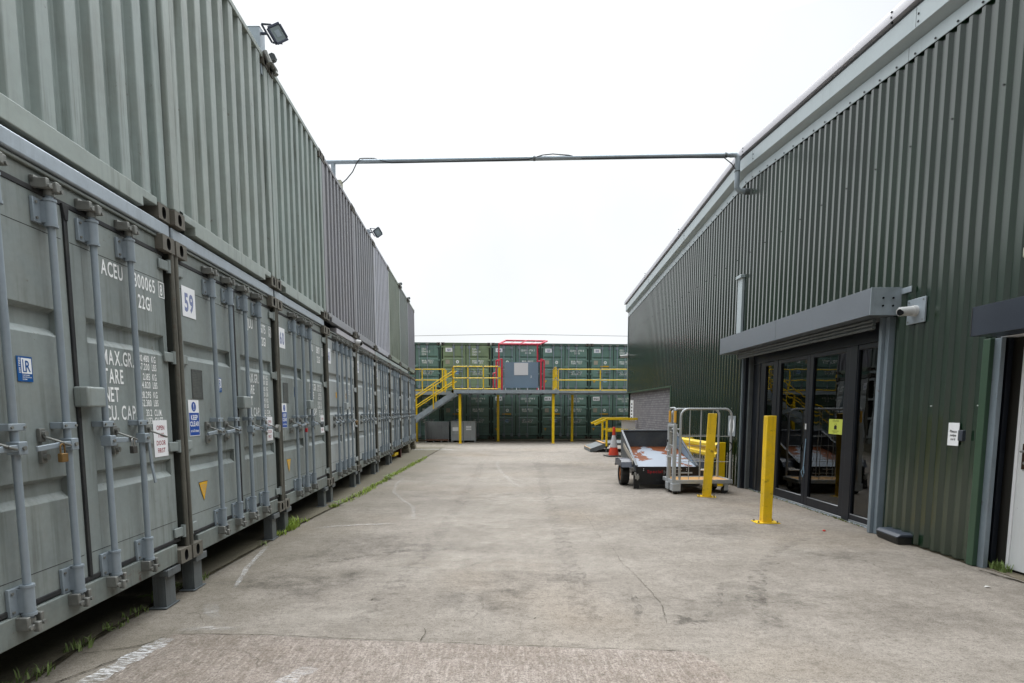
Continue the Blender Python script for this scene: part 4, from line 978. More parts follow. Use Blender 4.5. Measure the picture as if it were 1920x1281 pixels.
# ------------------------------------------------------------------ warehouse
WH = thing('warehouse', 'dark green corrugated warehouse with a low gable and a glass entrance', 'building', (4.63, 6, 0), R(.2))
AP, ZA = 12.05, 5.985
def zf_(Y): return ZA - .083 * (AP - Y) if Y < AP else ZA - .0695 * (Y - AP)
Y0, Y1 = -1.5, 23.57
DO0, DO1, D2a, D2b, BK0, BK1 = 7.42, 11.74, 3.0, 5.76, 17.22, 23.5
def zlow(Y):
    if DO0 < Y < DO1: return 2.72
    if D2a < Y < D2b: return 2.30
    if Y > BK0: return 2.27
    return .015
P = []; p = .1632; k = int(Y0 / p) - 1
while k * p < Y1 + .2:
    c = k * p + .003
    P += [(c - .0235 - .036, .034), (c - .0235, 0), (c + .0235, 0), (c + .0235 + .036, .034)]; k += 1
cuts = sorted([DO0, DO1, D2a, D2b, BK0, AP, Y0, Y1])
def oat(Y):
    for (a, oa), (c, oc) in zip(P, P[1:]):
        if a <= Y <= c: return oa + (oc - oa) * (Y - a) / (c - a)
    return 0
Q = sorted([(a, o) for a, o in P if Y0 < a < Y1] + [(c, oat(c)) for c in cuts])
b = MB()
for (a, oa), (c, oc) in zip(Q, Q[1:]):
    if c - a < 1e-5: continue
    zl = zlow((a + c) / 2); za, zc = zf_(a) + .09, zf_(c) + .09
    b.add([(oa, a - 6, zl), (oc, c - 6, zl), (oc, c - 6, zc), (oa, a - 6, za)], [(0, 3, 2, 1)], 'cladgreen')
b.build('wall_cladding', WH)
# fixing screws
b = MB(); k = int(Y0 / p); random.seed(5)
while k * p < Y1:
    if k % 2 == 0: b.cyl((-.024, k * p - 6, zf_(k * p) + .03), (-.012, k * p - 6, zf_(k * p) + .03), .011, 'cctvdark', 6)
    if k % 4 == 0:
        for z in (1.6, 4.6):
            if zlow(k * p) < z and not (7 < k * p < 12.4 and z < 3.1): b.cyl((-.010, k * p + .003 - 6, z), (.004, k * p + .003 - 6, z), .008, 'whiteplastic' if z < 3 else 'cctvdark', 6)
    k += 1
b.build('fixings', WH)
def sweep(name, prof, m, y0=Y0, y1=Y1, bev=.003):
    st = [y0, AP, y1]; n = len(prof); b = MB()
    vs = [(o, Y - 6, zf_(Y) + d) for Y in st for o, d in prof]
    fs = [(i * n + j, i * n + (j + 1) % n, (i + 1) * n + (j + 1) % n, (i + 1) * n + j) for i in range(2) for j in range(n)] + [tuple(range(n))[::-1], tuple(range(2 * n, 3 * n))]
    b.add(vs, fs, m); return b.build(name, WH, bev)
sweep('flashing', [(-.012, .0), (-.003, .0), (-.003, .158), (-.012, .158)], 'fascia')
sweep('fascia', [(-.115, .235), (-.115, .455), (-.105, .455), (-.105, .46), (.05, .46), (.05, .165), (-.011, .165)], 'fascia')
sweep('shadow_gap', [(-.085, .4605), (-.085, .51), (.05, .51), (.05, .4605)], 'galvdark')
sweep('verge_trim', [(-.15, .512), (-.15, .60), (-.128, .66), (-.05, .70), (.25, .70), (.25, .512)], 'verge', Y0, Y1 + .12)
b = MB()   # seams in the trims
for Y in (7.05, 11.55, 15.9, 19.8): 
    b.box(-.1165, -.1151, Y - 6.002, Y - 5.998, zf_(Y) + .24, zf_(Y) + .453, 'cctvdark'); b.box(-.0135, -.0121, Y - 5.752, Y - 5.748, zf_(Y + .25) + .004, zf_(Y + .25) + .156, 'cctvdark')
    for d in (.28, .36): b.cyl((-.122, Y - 6.04, zf_(Y) + d), (-.115, Y - 6.04, zf_(Y) + d), .012, 'cctvdark', 6)
    for d in (.53, .59, .65): b.cyl((-.158, Y - 5.6, zf_(Y) + d), (-.13, Y - 5.6, zf_(Y) + d), .012, 'cctvdark', 6)
b.build('trim_seams', WH)
b = MB(); b.add([(.2, Y0 - 6, zf_(Y0) + .69), (.2, AP - 6, ZA + .69), (.2, Y1 - 5.95, zf_(Y1) + .69), (24, Y0 - 6, zf_(Y0) + .69), (24, AP - 6, ZA + .69), (24, Y1 - 5.95, zf_(Y1) + .69)], [(0, 3, 4, 1), (1, 4, 5, 2)], 'roof'); b.build('roof', WH)
b = MB(); b.box(.05, 24, Y1 - 6.06, Y1 - 6.02, 0, zf_(Y1) + .6, 'cladgreen'); b.box(.05, 24, Y0 - 6, Y0 - 5.96, 0, zf_(Y0) + .6, 'cladgreen'); b.box(23.9, 24, Y0 - 5.9, Y1 - 6.1, 0, zf_(Y0), 'cladgreen'); b.build('side_wall', WH)
b = MB(); b.box(-.02, .05, Y1 - 6.03, Y1 - 5.985, 2.27, zf_(Y1) + .02, 'fascia'); b.build('corner_flashing', WH, .003)
# brick base panel at the far end
b = MB(); b.box(.10, .3, BK0 - 6, Y1 - 6.2, 0, 2.268, 'brickgrey'); b.build('brick_panel', WH)
b = MB(); b.box(-.015, .098, BK0 - 6, Y1 - 6.0, 2.225, 2.265, 'trimgreen'); b.box(-.012, .10, BK0 - 6.09, BK0 - 6.0, .01, 2.264, 'trimgreen'); b.build('drip_flashing', WH, .003)
# glazed entrance
EO = .13
b = MB(); b.box(-.36, -.004, 7.17 - 6, 12.22 - 6, 2.685, 3.0, 'shutter'); b.box(-.362, -.3605, 9.69 - 6, 9.695 - 6, 2.685, 3.0, 'galvdark')
b.box(-.365, -.0, 7.16 - 6, 7.169 - 6, 2.68, 3.005, 'galv')
for o_ in (-.22, -.10):
    for z in (2.79, 2.88): b.cyl((o_, 7.15 - 6, z), (o_, 7.161 - 6, z), .012, 'cctvdark', 8)
b.box(-.012, -.0005, 6.98 - 6, 7.158 - 6, 2.92, 2.985, 'galv')
b.build('shutter_box', WH, .006)
b = MB()
for k in range(3): b.tube([(-.15 + .0 * k, DO0 - 6 + .0, 2.66 - .045 * k), (-.15, DO1 - 6, 2.66 - .045 * k)], .024, 'galvdark', 8)
b.box(-.19, .1, DO0 - 6, DO1 - 6, 2.684, 2.72, 'galvdark'); b.build('shutter_curtain', WH)
b = MB(); b.box(-.085, .06, DO0 - 6 - .06, DO0 - 6 + .0, .0, 2.684, 'jamb'); b.box(-.045, .06, DO0 - 6 - .13, DO0 - 6 - .062, .0, 2.684, 'jamb'); b.build('door_jamb', WH, .006)
b = MB(); b.box(-.06, .0, DO1 - 6 + .03, DO1 - 6 + .06, .0, 2.684, 'jamb'); b.box(-.03, .10, DO1 - 6 - .05, DO1 - 6 + .0295, .0, 2.684, 'alu'); b.box(.03, .11, DO1 - 6 - .12, DO1 - 6 - .0505, .0, 2.684, 'galvdark'); b.build('door_jamb', WH, .006)
b = MB(); b.box(EO - .03, EO + .06, DO0 - 6, DO1 - 6, 2.44, 2.72, 'alu'); b.box(EO - .02, EO + .05, 11.09 - 6, DO1 - 6, .02, 2.44, 'alu'); b.box(EO - .035, EO + .05, 8.155 - 6, 8.33 - 6, .0, 2.44, 'alu'); b.box(EO - .035, EO + .05, 10.56 - 6, 10.72 - 6, .0, 2.44, 'alu'); b.box(EO - .03, EO + .05, 11.3 - 6, 11.38 - 6, .02, 2.44, 'gasket'); b.build('door_frame', WH, .004)
def leaf(name, a, c, st0, st1, rail, parent=WH, yo=0.):
    b = MB(); o0, o1 = EO - .028 + yo, EO + .03 + yo
    b.box(o0, o1, a - 6, a + st0 - 6, .035, 2.435, 'alu'); b.box(o0, o1, c - st1 - 6, c - 6, .035, 2.435, 'alu'); b.box(o0, o1, a + st0 - 6, c - st1 - 6, .035, .035 + rail, 'alu'); b.box(o0, o1, a + st0 - 6, c - st1 - 6, 2.37, 2.435, 'alu')
    b.box(o0 - .002, o0 + .01, a + st0 - 6, c - st1 - 6, .035 + rail + .0005, .035 + rail + .012, 'aluedge'); b.box(o0 - .004, o1, a - 6, c - 6, .006, .033, 'aluedge')
    o = b.build(name, parent, .004)
    b = MB(); b.box(EO + .0 + yo, EO + .006 + yo, a + st0 - 6, c - st1 - 6, .05 + rail, 2.37, 'glass'); b.build('pane', o); return o
leaf('side_window', DO0 + .003, 8.153, .20, .02, .07)
d1 = leaf('glazed_door', 8.332, 9.433, .11, .10, .13); d2 = leaf('glazed_door', 9.437, 10.557, .10, .11, .13)
leaf('side_window', 10.722, 11.088, .02, .02, .07)
b = MB(); yo = EO - .006; b.box(yo - .002, yo, 8.47 - 6, 8.83 - 6, 1.205, 1.425, 'notice')
def wtext(b, s, Y, z, h, m, o_, xs=.8, bold=False, align='C'):
    k = MB(); k.text(s, 0, 0, h, m, xs, 0, bold, align)
    b.add([(o_, Y - 6 - x, z + zz) for x, _, zz in k.v], k.f, m)
wtext(b, 'FACE COVERING', 8.65, 1.39, .018, 'inkblack', yo - .003); wtext(b, 'is required to wear', 8.65, 1.245, .018, 'inkblack', yo - .003); wtext(b, 'in this store', 8.65, 1.22, .016, 'inkblack', yo - .003)
n = 16; b.add([(yo - .003, 8.65 - 6 + .024 * math.cos(2 * PI * k / n), 1.345 + .026 * math.sin(2 * PI * k / n)) for k in range(n)], [tuple(range(n))], 'inkblack'); b.add([(yo - .004, 8.65 - 6 + .018 * math.cos(2 * PI * k / n), 1.352 + .017 * math.sin(2 * PI * k / n)) for k in range(n)], [tuple(range(n))], 'notice'); b.box(yo - .003, yo - .0022, 8.615 - 6, 8.685 - 6, 1.275, 1.325, 'inkblack')
b.build('door_notice', d1, label='yellow green notice on the glass')
b = MB(); b.box(EO - .031, EO - .0285, 9.46 - 6, 9.50 - 6, 1.25, 1.34, 'whiteplastic'); b.build('door_label', d2)
b = MB(); b.tube([(EO - .035, 9.44 - 6, 1.1), (EO - .04, 9.45 - 6, .9), (EO - .045, 9.45 - 6, .7), (EO - .04, 9.48 - 6, .62), (EO - .045, 9.52 - 6, .56), (EO - .04, 9.48 - 6, .48), (EO - .04, 9.44 - 6, .55), (EO - .04, 9.46 - 6, .66)], .006, 'paleblue', 6); b.build('cord_loop', d2)
b = MB(); b.box(EO - .06, EO + .05, DO0 - 6, DO1 - 6, .0005, .005, 'galv'); b.build('threshold', WH)
# room behind the glass
b = MB(); b.box(.5, 8, DO0 - 8, DO1 - 4, .001, .004, 'interior'); b.box(8, 8.1, DO0 - 8, DO1 - 4, 0, 3.2, 'interior'); b.box(.4, 8, DO0 - 8.1, DO0 - 8, 0, 3.2, 'interior'); b.box(.4, 8, DO1 - 4, DO1 - 3.9, 0, 3.2, 'interior'); b.box(.2, 8.1, DO0 - 8.1, DO1 - 3.9, 3.2, 3.25, 'interior')
b.box(.2, .3, DO0 - 8, DO0 - 6 - .02, 0, 3.2, 'interior'); b.box(.2, .3, DO1 - 6 + .02, DO1 - 4, 0, 3.2, 'interior'); b.box(.3, 4, DO0 - 6.15, DO0 - 6.1, 0, 3.2, 'interior'); b.build('entrance_room', WH)
b = MB(); b.lathe([(.0, 2.50), (.13, 2.50), (.15, 2.53), (.14, 2.56), (0, 2.57)], 'lamplit', 20, (1.0, 8.35 - 6)); b.build('ceiling_lamp', WH)
# second doorway
b = MB(); b.box(-.30, -.002, 2.5 - 6, 5.67 - 6, 2.245, 2.515, 'navy'); b.box(-.302, -.3005, 5.655 - 6, 5.668 - 6, 2.25, 2.51, 'gasket'); b.build('shutter_box', WH, .006, label='dark navy roller shutter box')
b = MB(); b.box(-.03, .02, D2b - 6, D2b - 6 + .085, .005, 2.24, 'trimgreen'); b.build('corner_trim', WH, .004)
b = MB(); b.box(.015, .06, 5.68 - 6, 5.765 - 6, .0, 2.24, 'jamb'); b.build('door_jamb', WH, .004)
b = MB(); b.box(.21, .3, 5.0 - 6, 5.80 - 6, .0, 2.3, 'brickpale'); b.box(.04, .209, 2.9 - 6, 5.72 - 6, 2.246, 2.30, 'signwhite'); b.build('brick_reveal', WH)
b = MB(); b.box(.10, .15, 5.70 - 6, 5.77 - 6, 0, 2.24, 'alu'); b.build('shutter_guide', WH)
b = MB(); b.box(.172, .206, 3.3 - 6, 5.568 - 6, .03, 2.2, 'door'); b.box(.166, .208, 5.570 - 6, 5.605 - 6, .01, 2.24, 'signwhite'); wd_ = b.build('white_door', WH, .003)
b = MB(); b.box(.160, .1715, 5.44 - 6, 5.515 - 6, 1.0, 1.24, 'handle'); b.tube([(.165, 5.49 - 6, 1.17), (.12, 5.49 - 6, 1.17), (.115, 5.48 - 6, 1.17), (.115, 5.38 - 6, 1.17)], .010, 'chrome', 8); b.cyl((.152, 5.48 - 6, 1.06), (.162, 5.48 - 6, 1.06), .014, 'chrome', 10); b.build('handle', wd_)
b = MB(); b.box(.04, .5, 2.5 - 6, 5.7 - 6, .0005, .006, 'side'); b.build('doorstep', WH)
# pale vertical cover strip above the entrance
b = MB(); b.box(-.05, -.001, 11.97 - 6, 12.20 - 6, 3.0, 4.17, 'fascia'); b.box(-.09, -.001, 11.95 - 6, 12.22 - 6, 4.17, 4.23, 'fascia'); b.build('cover_strip', WH, .004)
def wth(name, label, cat, o, Y, z):
    c, s_ = math.cos(R(.2)), math.sin(R(.2)); return thing(name, label, cat, (4.63 + o * c - (Y - 6) * s_, 6 + o * s_ + (Y - 6) * c, z), R(.2))
t = wth('security_camera', 'white security camera on a steel plate beside the glass entrance', 'camera', -.005, 6.86, 2.68)
b = MB(); b.box(-.02, 0, -.15, .15, -.14, .14, 'galv'); 
for q in (-.12, .12):
    for z in (-.11, .11): b.cyl((-.026, q, z), (-.019, q, z), .009, 'cam', 6)
b.build('mounting_plate', t, .003)
b = MB(); b.cyl((-.02, 0, 0), (-.06, .0, 0), .062, 'whiteplastic', 20); b.cyl((-.058, 0, .0), (-.20, .01, -.008), .055, 'whiteplastic', 20, .05); b.lathe([(0, 0)], 'whiteplastic'); b.build('housing', t, .008)
b = MB(); b.cyl((-.185, -.005, -.015), (-.212, -.012, -.02), .036, 'cctvdark', 18); b.cyl((-.198, .005, -.012), (-.2055, .004, -.014), .049, 'whiteplastic', 18, .044); b.build('lens', t)
t = wth('bullet_camera', 'small white bullet camera on the far corner of the warehouse', 'camera', -.03, 23.5, 3.68)
b = MB(); b.cyl((0, 0, 0), (-.3, -.05, -.02), .06, 'whiteplastic', 12); b.cyl((-.3, -.05, -.02), (-.31, -.052, -.021), .05, 'cctvdark', 12); b.build('housing', t, .006)
b = MB(); b.cyl((.03, 0, .08), (-.05, 0, .03), .03, 'whiteplastic', 10); b.build('bracket', t)
t = wth('swipe_notice', 'white notice reading please swipe card on the green cladding', 'sign', -.003, 6.17, 1.185)
b = MB(); b.box(-.006, 0, -.075, .075, 0, .238, 'signwhite')
for k, s_ in enumerate(('Please', 'swipe', 'card')):
    q = MB(); q.text(s_, 0, 0, .026, 'inkblack', .85, 0, True, 'C'); b.add([(-.0075, -x, .137 - .04 * k + zz) for x, _, zz in q.v], q.f, 'inkblack')
b.build('face', t)
t = wth('card_reader', 'small blue grey card reader beside the swipe notice', 'reader', 0.0, 6.045, 1.24)
b = MB(); b.box(-.035, .03, -.03, .03, 0, .11, 'baitlid'); b.build('case', t, .006)
t = wth('wall_lamp', 'cream wall lamp above the navy shutter box', 'lamp', -.0, 5.40, 2.905)
b = MB(); b.box(-.055, 0, -.12, .06, 0, .11, 'cream'); b.build('cover', t, .03, 4)
t = wth('ring_sign', 'grey plate with a white ring on the wall behind the roll cage', 'sign', -.006, 12.35, 1.02)
b = MB(); b.box(-.004, 0, -.2, .2, 0, .42, 'galv'); n = 24
for k in range(n):
    a0, a1 = 2 * PI * k / n, 2 * PI * (k + 1) / n; f = lambda r, a: (-.0055, r * .9 * math.cos(a), .21 + r * math.sin(a))
    b.add([f(.10, a0), f(.10, a1), f(.165, a1), f(.165, a0)], [(0, 1, 2, 3)], 'signwhite')
b.build('face', t)
t = wth('brick_notice', 'tall white notice strip on the grey brick panel', 'sign', .0, 22.95, 1.0)
b = MB(); b.box(.07, .098, -.25, .25, 0, .95, 'signwhite'); 
for k in range(6): b.box(.068, .0695, -.1, .1, .12 + .13 * k, .18 + .13 * k, 'inkblack')
b.build('face', t)
# bait box
t = thing('bait_box', 'black plastic bait box on the ground at the foot of the door jamb', 'box', (4.66, 6.93, 0), R(-4))
b = MB(); b.prism([(-.17, 0.002), (.11, .002), (.12, .085), (-.19, .085)], 1, -.24, .20, 'bait'); b.build('tray', t, .012, 3)
b = MB(); b.prism([(-.195, .086), (.12, .086), (.09, .125), (-.15, .125)], 1, -.25, .21, 'baitlid'); b.build('lid', t, .012, 3)

def grime_shade(y0, y1, x0, wid):  # ragged dark strips at the wall foot: soil plus painted contact shade
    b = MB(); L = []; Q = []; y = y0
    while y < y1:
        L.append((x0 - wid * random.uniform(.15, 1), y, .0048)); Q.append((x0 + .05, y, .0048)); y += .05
    n = len(L); b.add(L + Q, [(i, n + i, n + i + 1, i + 1) for i in range(n - 1)], 'soil'); struct(b.build('ground_dirt_shade'))
random.seed(21); grime_shade(5.75, 7.3, 4.63, .035); grime_shade(11.8, 23.5, 4.60, .05)
# ------------------------------------------------------------------ bollards, cone, litter
def bollard(loc, rz, lean, h, label, a=.075):
    t = thing('bollard', label, 'bollard', loc, rz, 'yellow square bollards'); t.rotation_euler = (0, lean, rz)
    b = MB(); b.box(-a, a, -a, a, .012, h, 'yellowpost'); b.build('post', t, .006, 3)
    b = MB(); b.box(-.16, .16, -.11, .11, .001, .0115, 'yellowpost'); b.build('base_plate', t, .002)
    for sx in (-.13, .13):
        for sy in (-.08, .08): b = MB(); b.cyl((sx, sy, .0118), (sx, sy, .026), .013, 'cam', 6); b.cyl((sx, sy, .026), (sx, sy, .04), .007, 'cam', 6); b.build('bolt', t)
bollard((3.53, 8.08, 0), R(0), 0, 1.48, 'upright yellow bollard before the glass doors, nearer of the two', .062)
bollard((3.52, 10.55, 0), R(-16), R(2.2), 1.50, 'slightly leaning yellow bollard in front of the roll cage')
t = thing('traffic_cone', 'orange and white traffic cone standing behind the black trailer', 'cone', (3.46, 20.0, 0), R(12))
b = MB(); b.box(-.27, .27, -.27, .27, .004, .045, 'rubber'); b.build('base', t, .015, 2)
b = MB(); prof = [(.18, .045), (.175, .07), (.128, .31)]; b.lathe(prof, 'conered', 24); b.build('cone', t)
b = MB(); b.lathe([(.0545, .715), (.048, .97), (.038, .995), (.0, .995)], 'conered', 24); b.build('cone_tip', t)
b = MB(); b.lathe([(.13, .308), (.1305, .315), (.0585, .71), (.057, .716)], 'conewhite', 24); b.build('reflective_sleeve', t)
b = MB(); b.lathe([(.0, .016), (.016, .016), (.02, .004)], 'redcap', 12); o = b.build('bottle_cap'); o.location = (4.03, 7.48, 0); tag(o, 'small red cap lying on the concrete before the glass doors', 'cap')
b = MB(); b.add([(-.035, -.012, .004), (.01, -.02, .012), (.035, .0, .005), (.0, .016, .010)], [(0, 1, 2, 3)], 'litter'); o = b.build('paper_scrap'); o.location = (4.18, 5.05, .004); tag(o, 'white paper scrap on the concrete near the white door', 'litter')

# ------------------------------------------------------------------ black tipping trailer
t = thing('trailer', 'small black tipping trailer with a rusty flaking bed beside the roll cage', 'trailer', (2.47, 11.7, 0))
TW, TD = 1.24, 1.62; fl = lambda y: .43 + .19 * y
b = MB(); b.add([(.02, 0, fl(0)), (TW - .02, 0, fl(0)), (TW - .02, TD, fl(TD)), (.02, TD, fl(TD))], [(0, 1, 2, 3)], 'bed'); b.add([(.02, 0, fl(0) - .02), (TW - .02, 0, fl(0) - .02), (TW - .02, TD, fl(TD) - .02), (.02, TD, fl(TD) - .02)], [(3, 2, 1, 0)], 'trblack'); b.build('bed_floor', t)
b = MB(); b.box(.0, TW, TD, TD + .025, fl(TD) - .08, 1.09, 'trdark'); b.tube([(.0, TD, 1.10), (TW, TD, 1.10)], .02, 'trdark', 8); b.build('tailboard', t, .004)
for x0 in (0, TW - .03):
    b = MB(); b.prism([(-.02, .36), (TD, .36 + .16), (TD, 1.08), (TD - .05, 1.09), (-.02, .455)], 0, x0, x0 + .03, 'trdark')
    b.beam((x0 + .015, -.02, .45), (x0 + .015, TD, 1.10), .045, .03, 'trdark')
    if x0 > 0: b.prism([(.0, .445), (TD - .01, .76), (TD - .01, 1.06), (.0, .462)], 0, x0 - .006, x0 - .0005, 'gatepanel')
    if x0 == 0:
        b.beam((-.012, .2, .50), (-.012, 1.25, .80), .012, .10, 'beige')
    b.build('side_board', t, .003)
b = MB(); b.box(.0, TW + .02, -.06, -.025, .11, .44, 'trblack'); b.box(-.02, TW + .03, -.07, .1, .085, .109, 'trblack'); b.box(.0, TW, -.024, .05, .405, .43, 'trdark')
b.text('Special', .22, .315, .062, 'script', 1.15, -.062, False); b.text('M', .545, .285, .09, 'scriptgrey', .9, -.062); b.text('NEXT', .40, .155, .045, 'scriptdim', 1, -.062)
for x in (.145, 1.0):
    for z in (.37, .40): b.cyl((x, -.066, z), (x, -.06, z), .008, 'signwhite', 6)
b.build('front_panel', t, .004)
b = MB(); b.box(.1, .18, -.02, TD, .20, .30, 'trblack'); b.box(TW - .18, TW - .1, -.02, TD, .20, .30, 'trblack'); b.beam((.05, .62, .24), (TW - .05, .62, .24), .08, .08, 'trblack'); b.build('chassis', t)
for x0, sx in ((-.21, -1), (TW + .03, 1)):
    b = MB(); n = 24; cx_, cy_, cz_ = x0 + .09, .62, .235
    prof = [(-.085, .15), (-.085, .215), (-.06, .235), (.06, .235), (.085, .215), (.085, .15)]
    vs = [(cx_ + a, cy_ + r * math.cos(2 * PI * k / n), cz_ + r * math.sin(2 * PI * k / n)) for a, r in prof for k in range(n)]
    b.add(vs, [(i * n + k, i * n + (k + 1) % n, (i + 1) * n + (k + 1) % n, (i + 1) * n + k) for i in range(5) for k in range(n)], 'rubber', True)
    o = b.build('wheel', t)
    b = MB(); b.cyl((cx_ - .065, cy_, cz_), (cx_ + .065, cy_, cz_), .152, 'rimrust', 20); b.cyl((cx_ - .085, cy_, cz_), (cx_ + .085, cy_, cz_), .045, 'rimrust', 12); b.build('rim', o, .006)
    b = MB(); P_ = [(.24, .40), (.30, .50), (.45, .555), (.80, .555), (.96, .50), (1.02, .38)]
    for (ya, za), (yb_, zb_) in zip(P_, P_[1:]): b.add([(x0 - .03, ya, za), (x0 + .2, ya, za), (x0 + .2, yb_, zb_), (x0 - .03, yb_, zb_)], [(0, 1, 2, 3)], 'trblue')
    b.box(x0 - .032, x0 - .028, .30, .96, .42, .54, 'trblue'); b.box(x0 - .02, x0 + .19, .296, .302, .40, .50, 'trblue'); b.build('mudguard', t)
b = MB(); b.box(-.05, .06, -.10, -.02, .012, .30, 'trblack'); b.box(-.03, .05, -.12, -.101, .20, .27, 'chrome'); b.box(.0, .03, -.135, -.12, .18, .30, 'chrome'); b.box(-.045, -.01, -.115, -.1, .27, .33, 'chrome'); b.build('rear_light', t, .004)
b = MB(); b.box(TW + .04, TW + .24, -.05, .02, .14, .36, 'trblue'); b.box(TW + .04, TW + .26, -.08, .0, .361, .39, 'signwhite'); b.build('rear_fender', t, .004)

# ------------------------------------------------------------------ roll cage trolley
t = thing('roll_cage_trolley', 'grey tubular roll cage trolley with an orange plywood deck', 'trolley', (3.03, 10.93, 0), R(2))
TL, TW2 = 1.05, .60
b = MB(); b.box(.0, TL, 0, TW2, .232, .252, 'ply'); b.build('deck_board', t)
b = MB(); b.box(-.03, TL + .02, -.035, -.001, .19, .262, 'trolley'); b.box(-.03, TL + .02, TW2 + .001, TW2 + .035, .19, .262, 'trolley'); b.box(TL + .021, TL + .05, -.035, TW2 + .035, .19, .262, 'trolley'); b.box(-.03, -.001, .0, TW2, .19, .262, 'trolley'); b.box(.3, .36, 0, TW2, .19, .231, 'trolley'); b.box(.85, .91, 0, TW2, .19, .231, 'trolley'); b.build('base_frame', t, .005)
def arch(y):
    b = MB(); zt, r = 1.58, .13; x0, x1 = .10, TL + .0
    pts = [(x0, y, .25), (x0, y, zt - r)] + [(x0 + r - r * math.cos(a), y, zt - r + r * math.sin(a)) for a in (.4, .8, 1.2, PI / 2)] + [(x1 - r + r * math.sin(a), y, zt - r + r * math.cos(a)) for a in (0, .4, .8, 1.2, PI / 2)] + [(x1, y, .25)]
    b.tube(pts, .021, 'trolley', 10)
    for x in (.27, .47, .70): b.tube([(x, y, .25), (x, y, zt)], .0065, 'trolley', 6)
    for z in (.60, 1.07, .86 if y > .1 else 1.075): b.tube([(x0, y, z), (x1, y, z)], .0055, 'trolley', 6)
    b.tube([(x0, y, .40), (.34, y, .40)], .0055, 'trolley', 6); b.tube([(x0, y, .32), (.55, y, .32)], .0055, 'trolley', 6)
    b.build('side_frame', t)
arch(.0); arch(TW2)
b = MB()
for y in (-.01, TW2 - .28): b.box(-.04, .02, y - .03, y + .04, .10, 1.30, 'trolley')
b.box(-.04, .02, .041, TW2 - .312, 1.25, 1.30, 'trolley'); b.tube([(.10, 0, 1.2), (.10, TW2, 1.2)], .015, 'trolley', 8)
for z in (.72, .90, 1.15): b.tube([(-.01, 0, z), (-.01, TW2 - .28, z)], .009, 'trolley', 6)
b.tube([(-.06, 0, .88), (-.09, .03, .80), (-.09, .30, .80), (-.05, TW2 - .28, .88)], .011, 'trolley', 6); b.tube([(-.05, 0, .70), (-.06, TW2 - .28, .68)], .011, 'trolley', 6)
b.cyl((-.06, TW2 - .28, .98), (-.02, TW2 - .28, .98), .025, 'rubber', 10)
b.build('end_gate', t, .004)
b = MB(); y0, y1 = -.0, TW2 - .28; b.tube([(-.01, y0, 1.30), (-.01, y0, 1.56), (-.01, y0 + .03, 1.60), (-.01, y1 - .03, 1.60), (-.01, y1, 1.56), (-.01, y1, 1.30)], .016, 'trolley', 10); b.tube([(-.01, y0 + .1, 1.30), (-.01, y0 + .1, 1.59)], .014, 'trolley', 8)
b.build('push_handle', t)
for y in (0, TW2 - .28): b = MB(); b.tube([(-.01, y, 1.33), (-.01, y, 1.545)], .025, 'grip', 12); b.build('grip', t)
for y in (.0, TW2 - .3):
    b = MB(); b.box(-.05, .10, y - .09, y + .09, .06, .185, 'trolley'); b.box(-.055, .105, y - .095, y + .095, .186, .192, 'trolley'); b.cyl((.0, y, .05), (.05, y, .05), .05, 'rubber', 14); b.build('caster_box', t, .006)
for y in (.02, TW2 - .03):
    b = MB(); b.cyl((TL - .08 - .0, y - .02, .07), (TL - .08, y + .02, .07), .068, 'rubber', 18); o = b.build('caster', t, .005)
    b = MB(); b.box(TL - .10, TL - .02, y - .034, y - .024, .06, .185, 'trolley'); b.box(TL - .10, TL - .02, y + .024, y + .034, .06, .185, 'trolley'); b.box(TL - .12, TL + .0, y - .05, y + .05, .1855, .1895, 'trolley'); b.build('fork', o, .003)
b = MB(); pts = [(1.02, .03, .85 + .07 * math.sin(a)) for a in (0,)]; 
b.tube([(1.0 + .07 * math.sin(a), -.02 + .0 * a, .88 - .09 * math.cos(a)) for a in (.2, .8, 1.5, 2.2, 2.9)], .009, 'rubber', 6); b.build('strap', t)

# yellow guard rail along the wall
t = thing('crash_barrier', 'low yellow crash barrier along the wall behind the trailer', 'barrier')
b = MB(); gx = 4.10
prof = [(0, .56), (-.06, .60), (-.06, .66), (0, .70), (0, .75), (-.06, .79), (-.06, .85), (0, .89)]
def bs(x, z): return (x, z)
ys = [12.0, 12.3, 16.5]; n = len(prof)
xs_ = [4.22, 4.22, 4.25]
for dd in (0, .004):
    vs = [(xs_[i] + x + dd, ys[i], z) for i in range(3) for x, z in prof]
    b.add(vs, [(i * n + j, i * n + j + 1, (i + 1) * n + j + 1, (i + 1) * n + j) for i in range(2) for j in range(n - 1)], 'yellow')
b.build('rail', t)
for y in (12.05, 14.2, 16.3):
    b = MB(); b.box(4.23, 4.38, y, y + .10, .001, .90, 'yellow'); b.box(4.19, 4.42, y - .05, y + .15, .0005, .012, 'yellow'); b.build('post', t, .004)

# little ramp with yellow handrails by the brick panel
t = thing('access_ramp', 'small grey step ramp with yellow handrails beyond the cone', 'ramp')
b = MB(); b.prism([(2.93, .003), (3.05, .003), (3.62, .20), (3.62, .30), (3.5, .33), (2.93, .13)], 1, 22.0, 23.9, 'galvdark'); b.box(3.621, 4.7, 22.0, 24.2, .26, .34, 'galvdark'); b.box(2.93, 3.06, 22.02, 23.88, .131, .139, 'ply'); b.box(3.4, 3.54, 22.02, 23.88, .332, .34, 'ply'); b.build('ramp_deck', t)
for yy, xx in ((22.0, 3.53), (24.0, 3.68)):
    b = MB(); b.box(xx - .035, xx + .035, yy - .035, yy + .035, .22, 1.22, 'yellow'); b.beam((xx - .02, yy, 1.24), (4.75, yy, 1.24), .07, .08, 'yellow'); b.beam((xx + .036, yy, .80), (4.75, yy, .80), .06, .08, 'yellow'); b.beam((xx, yy, 1.23), (xx - .46, yy, 1.03), .07, .08, 'yellow'); b.build('handrail', t, .004)
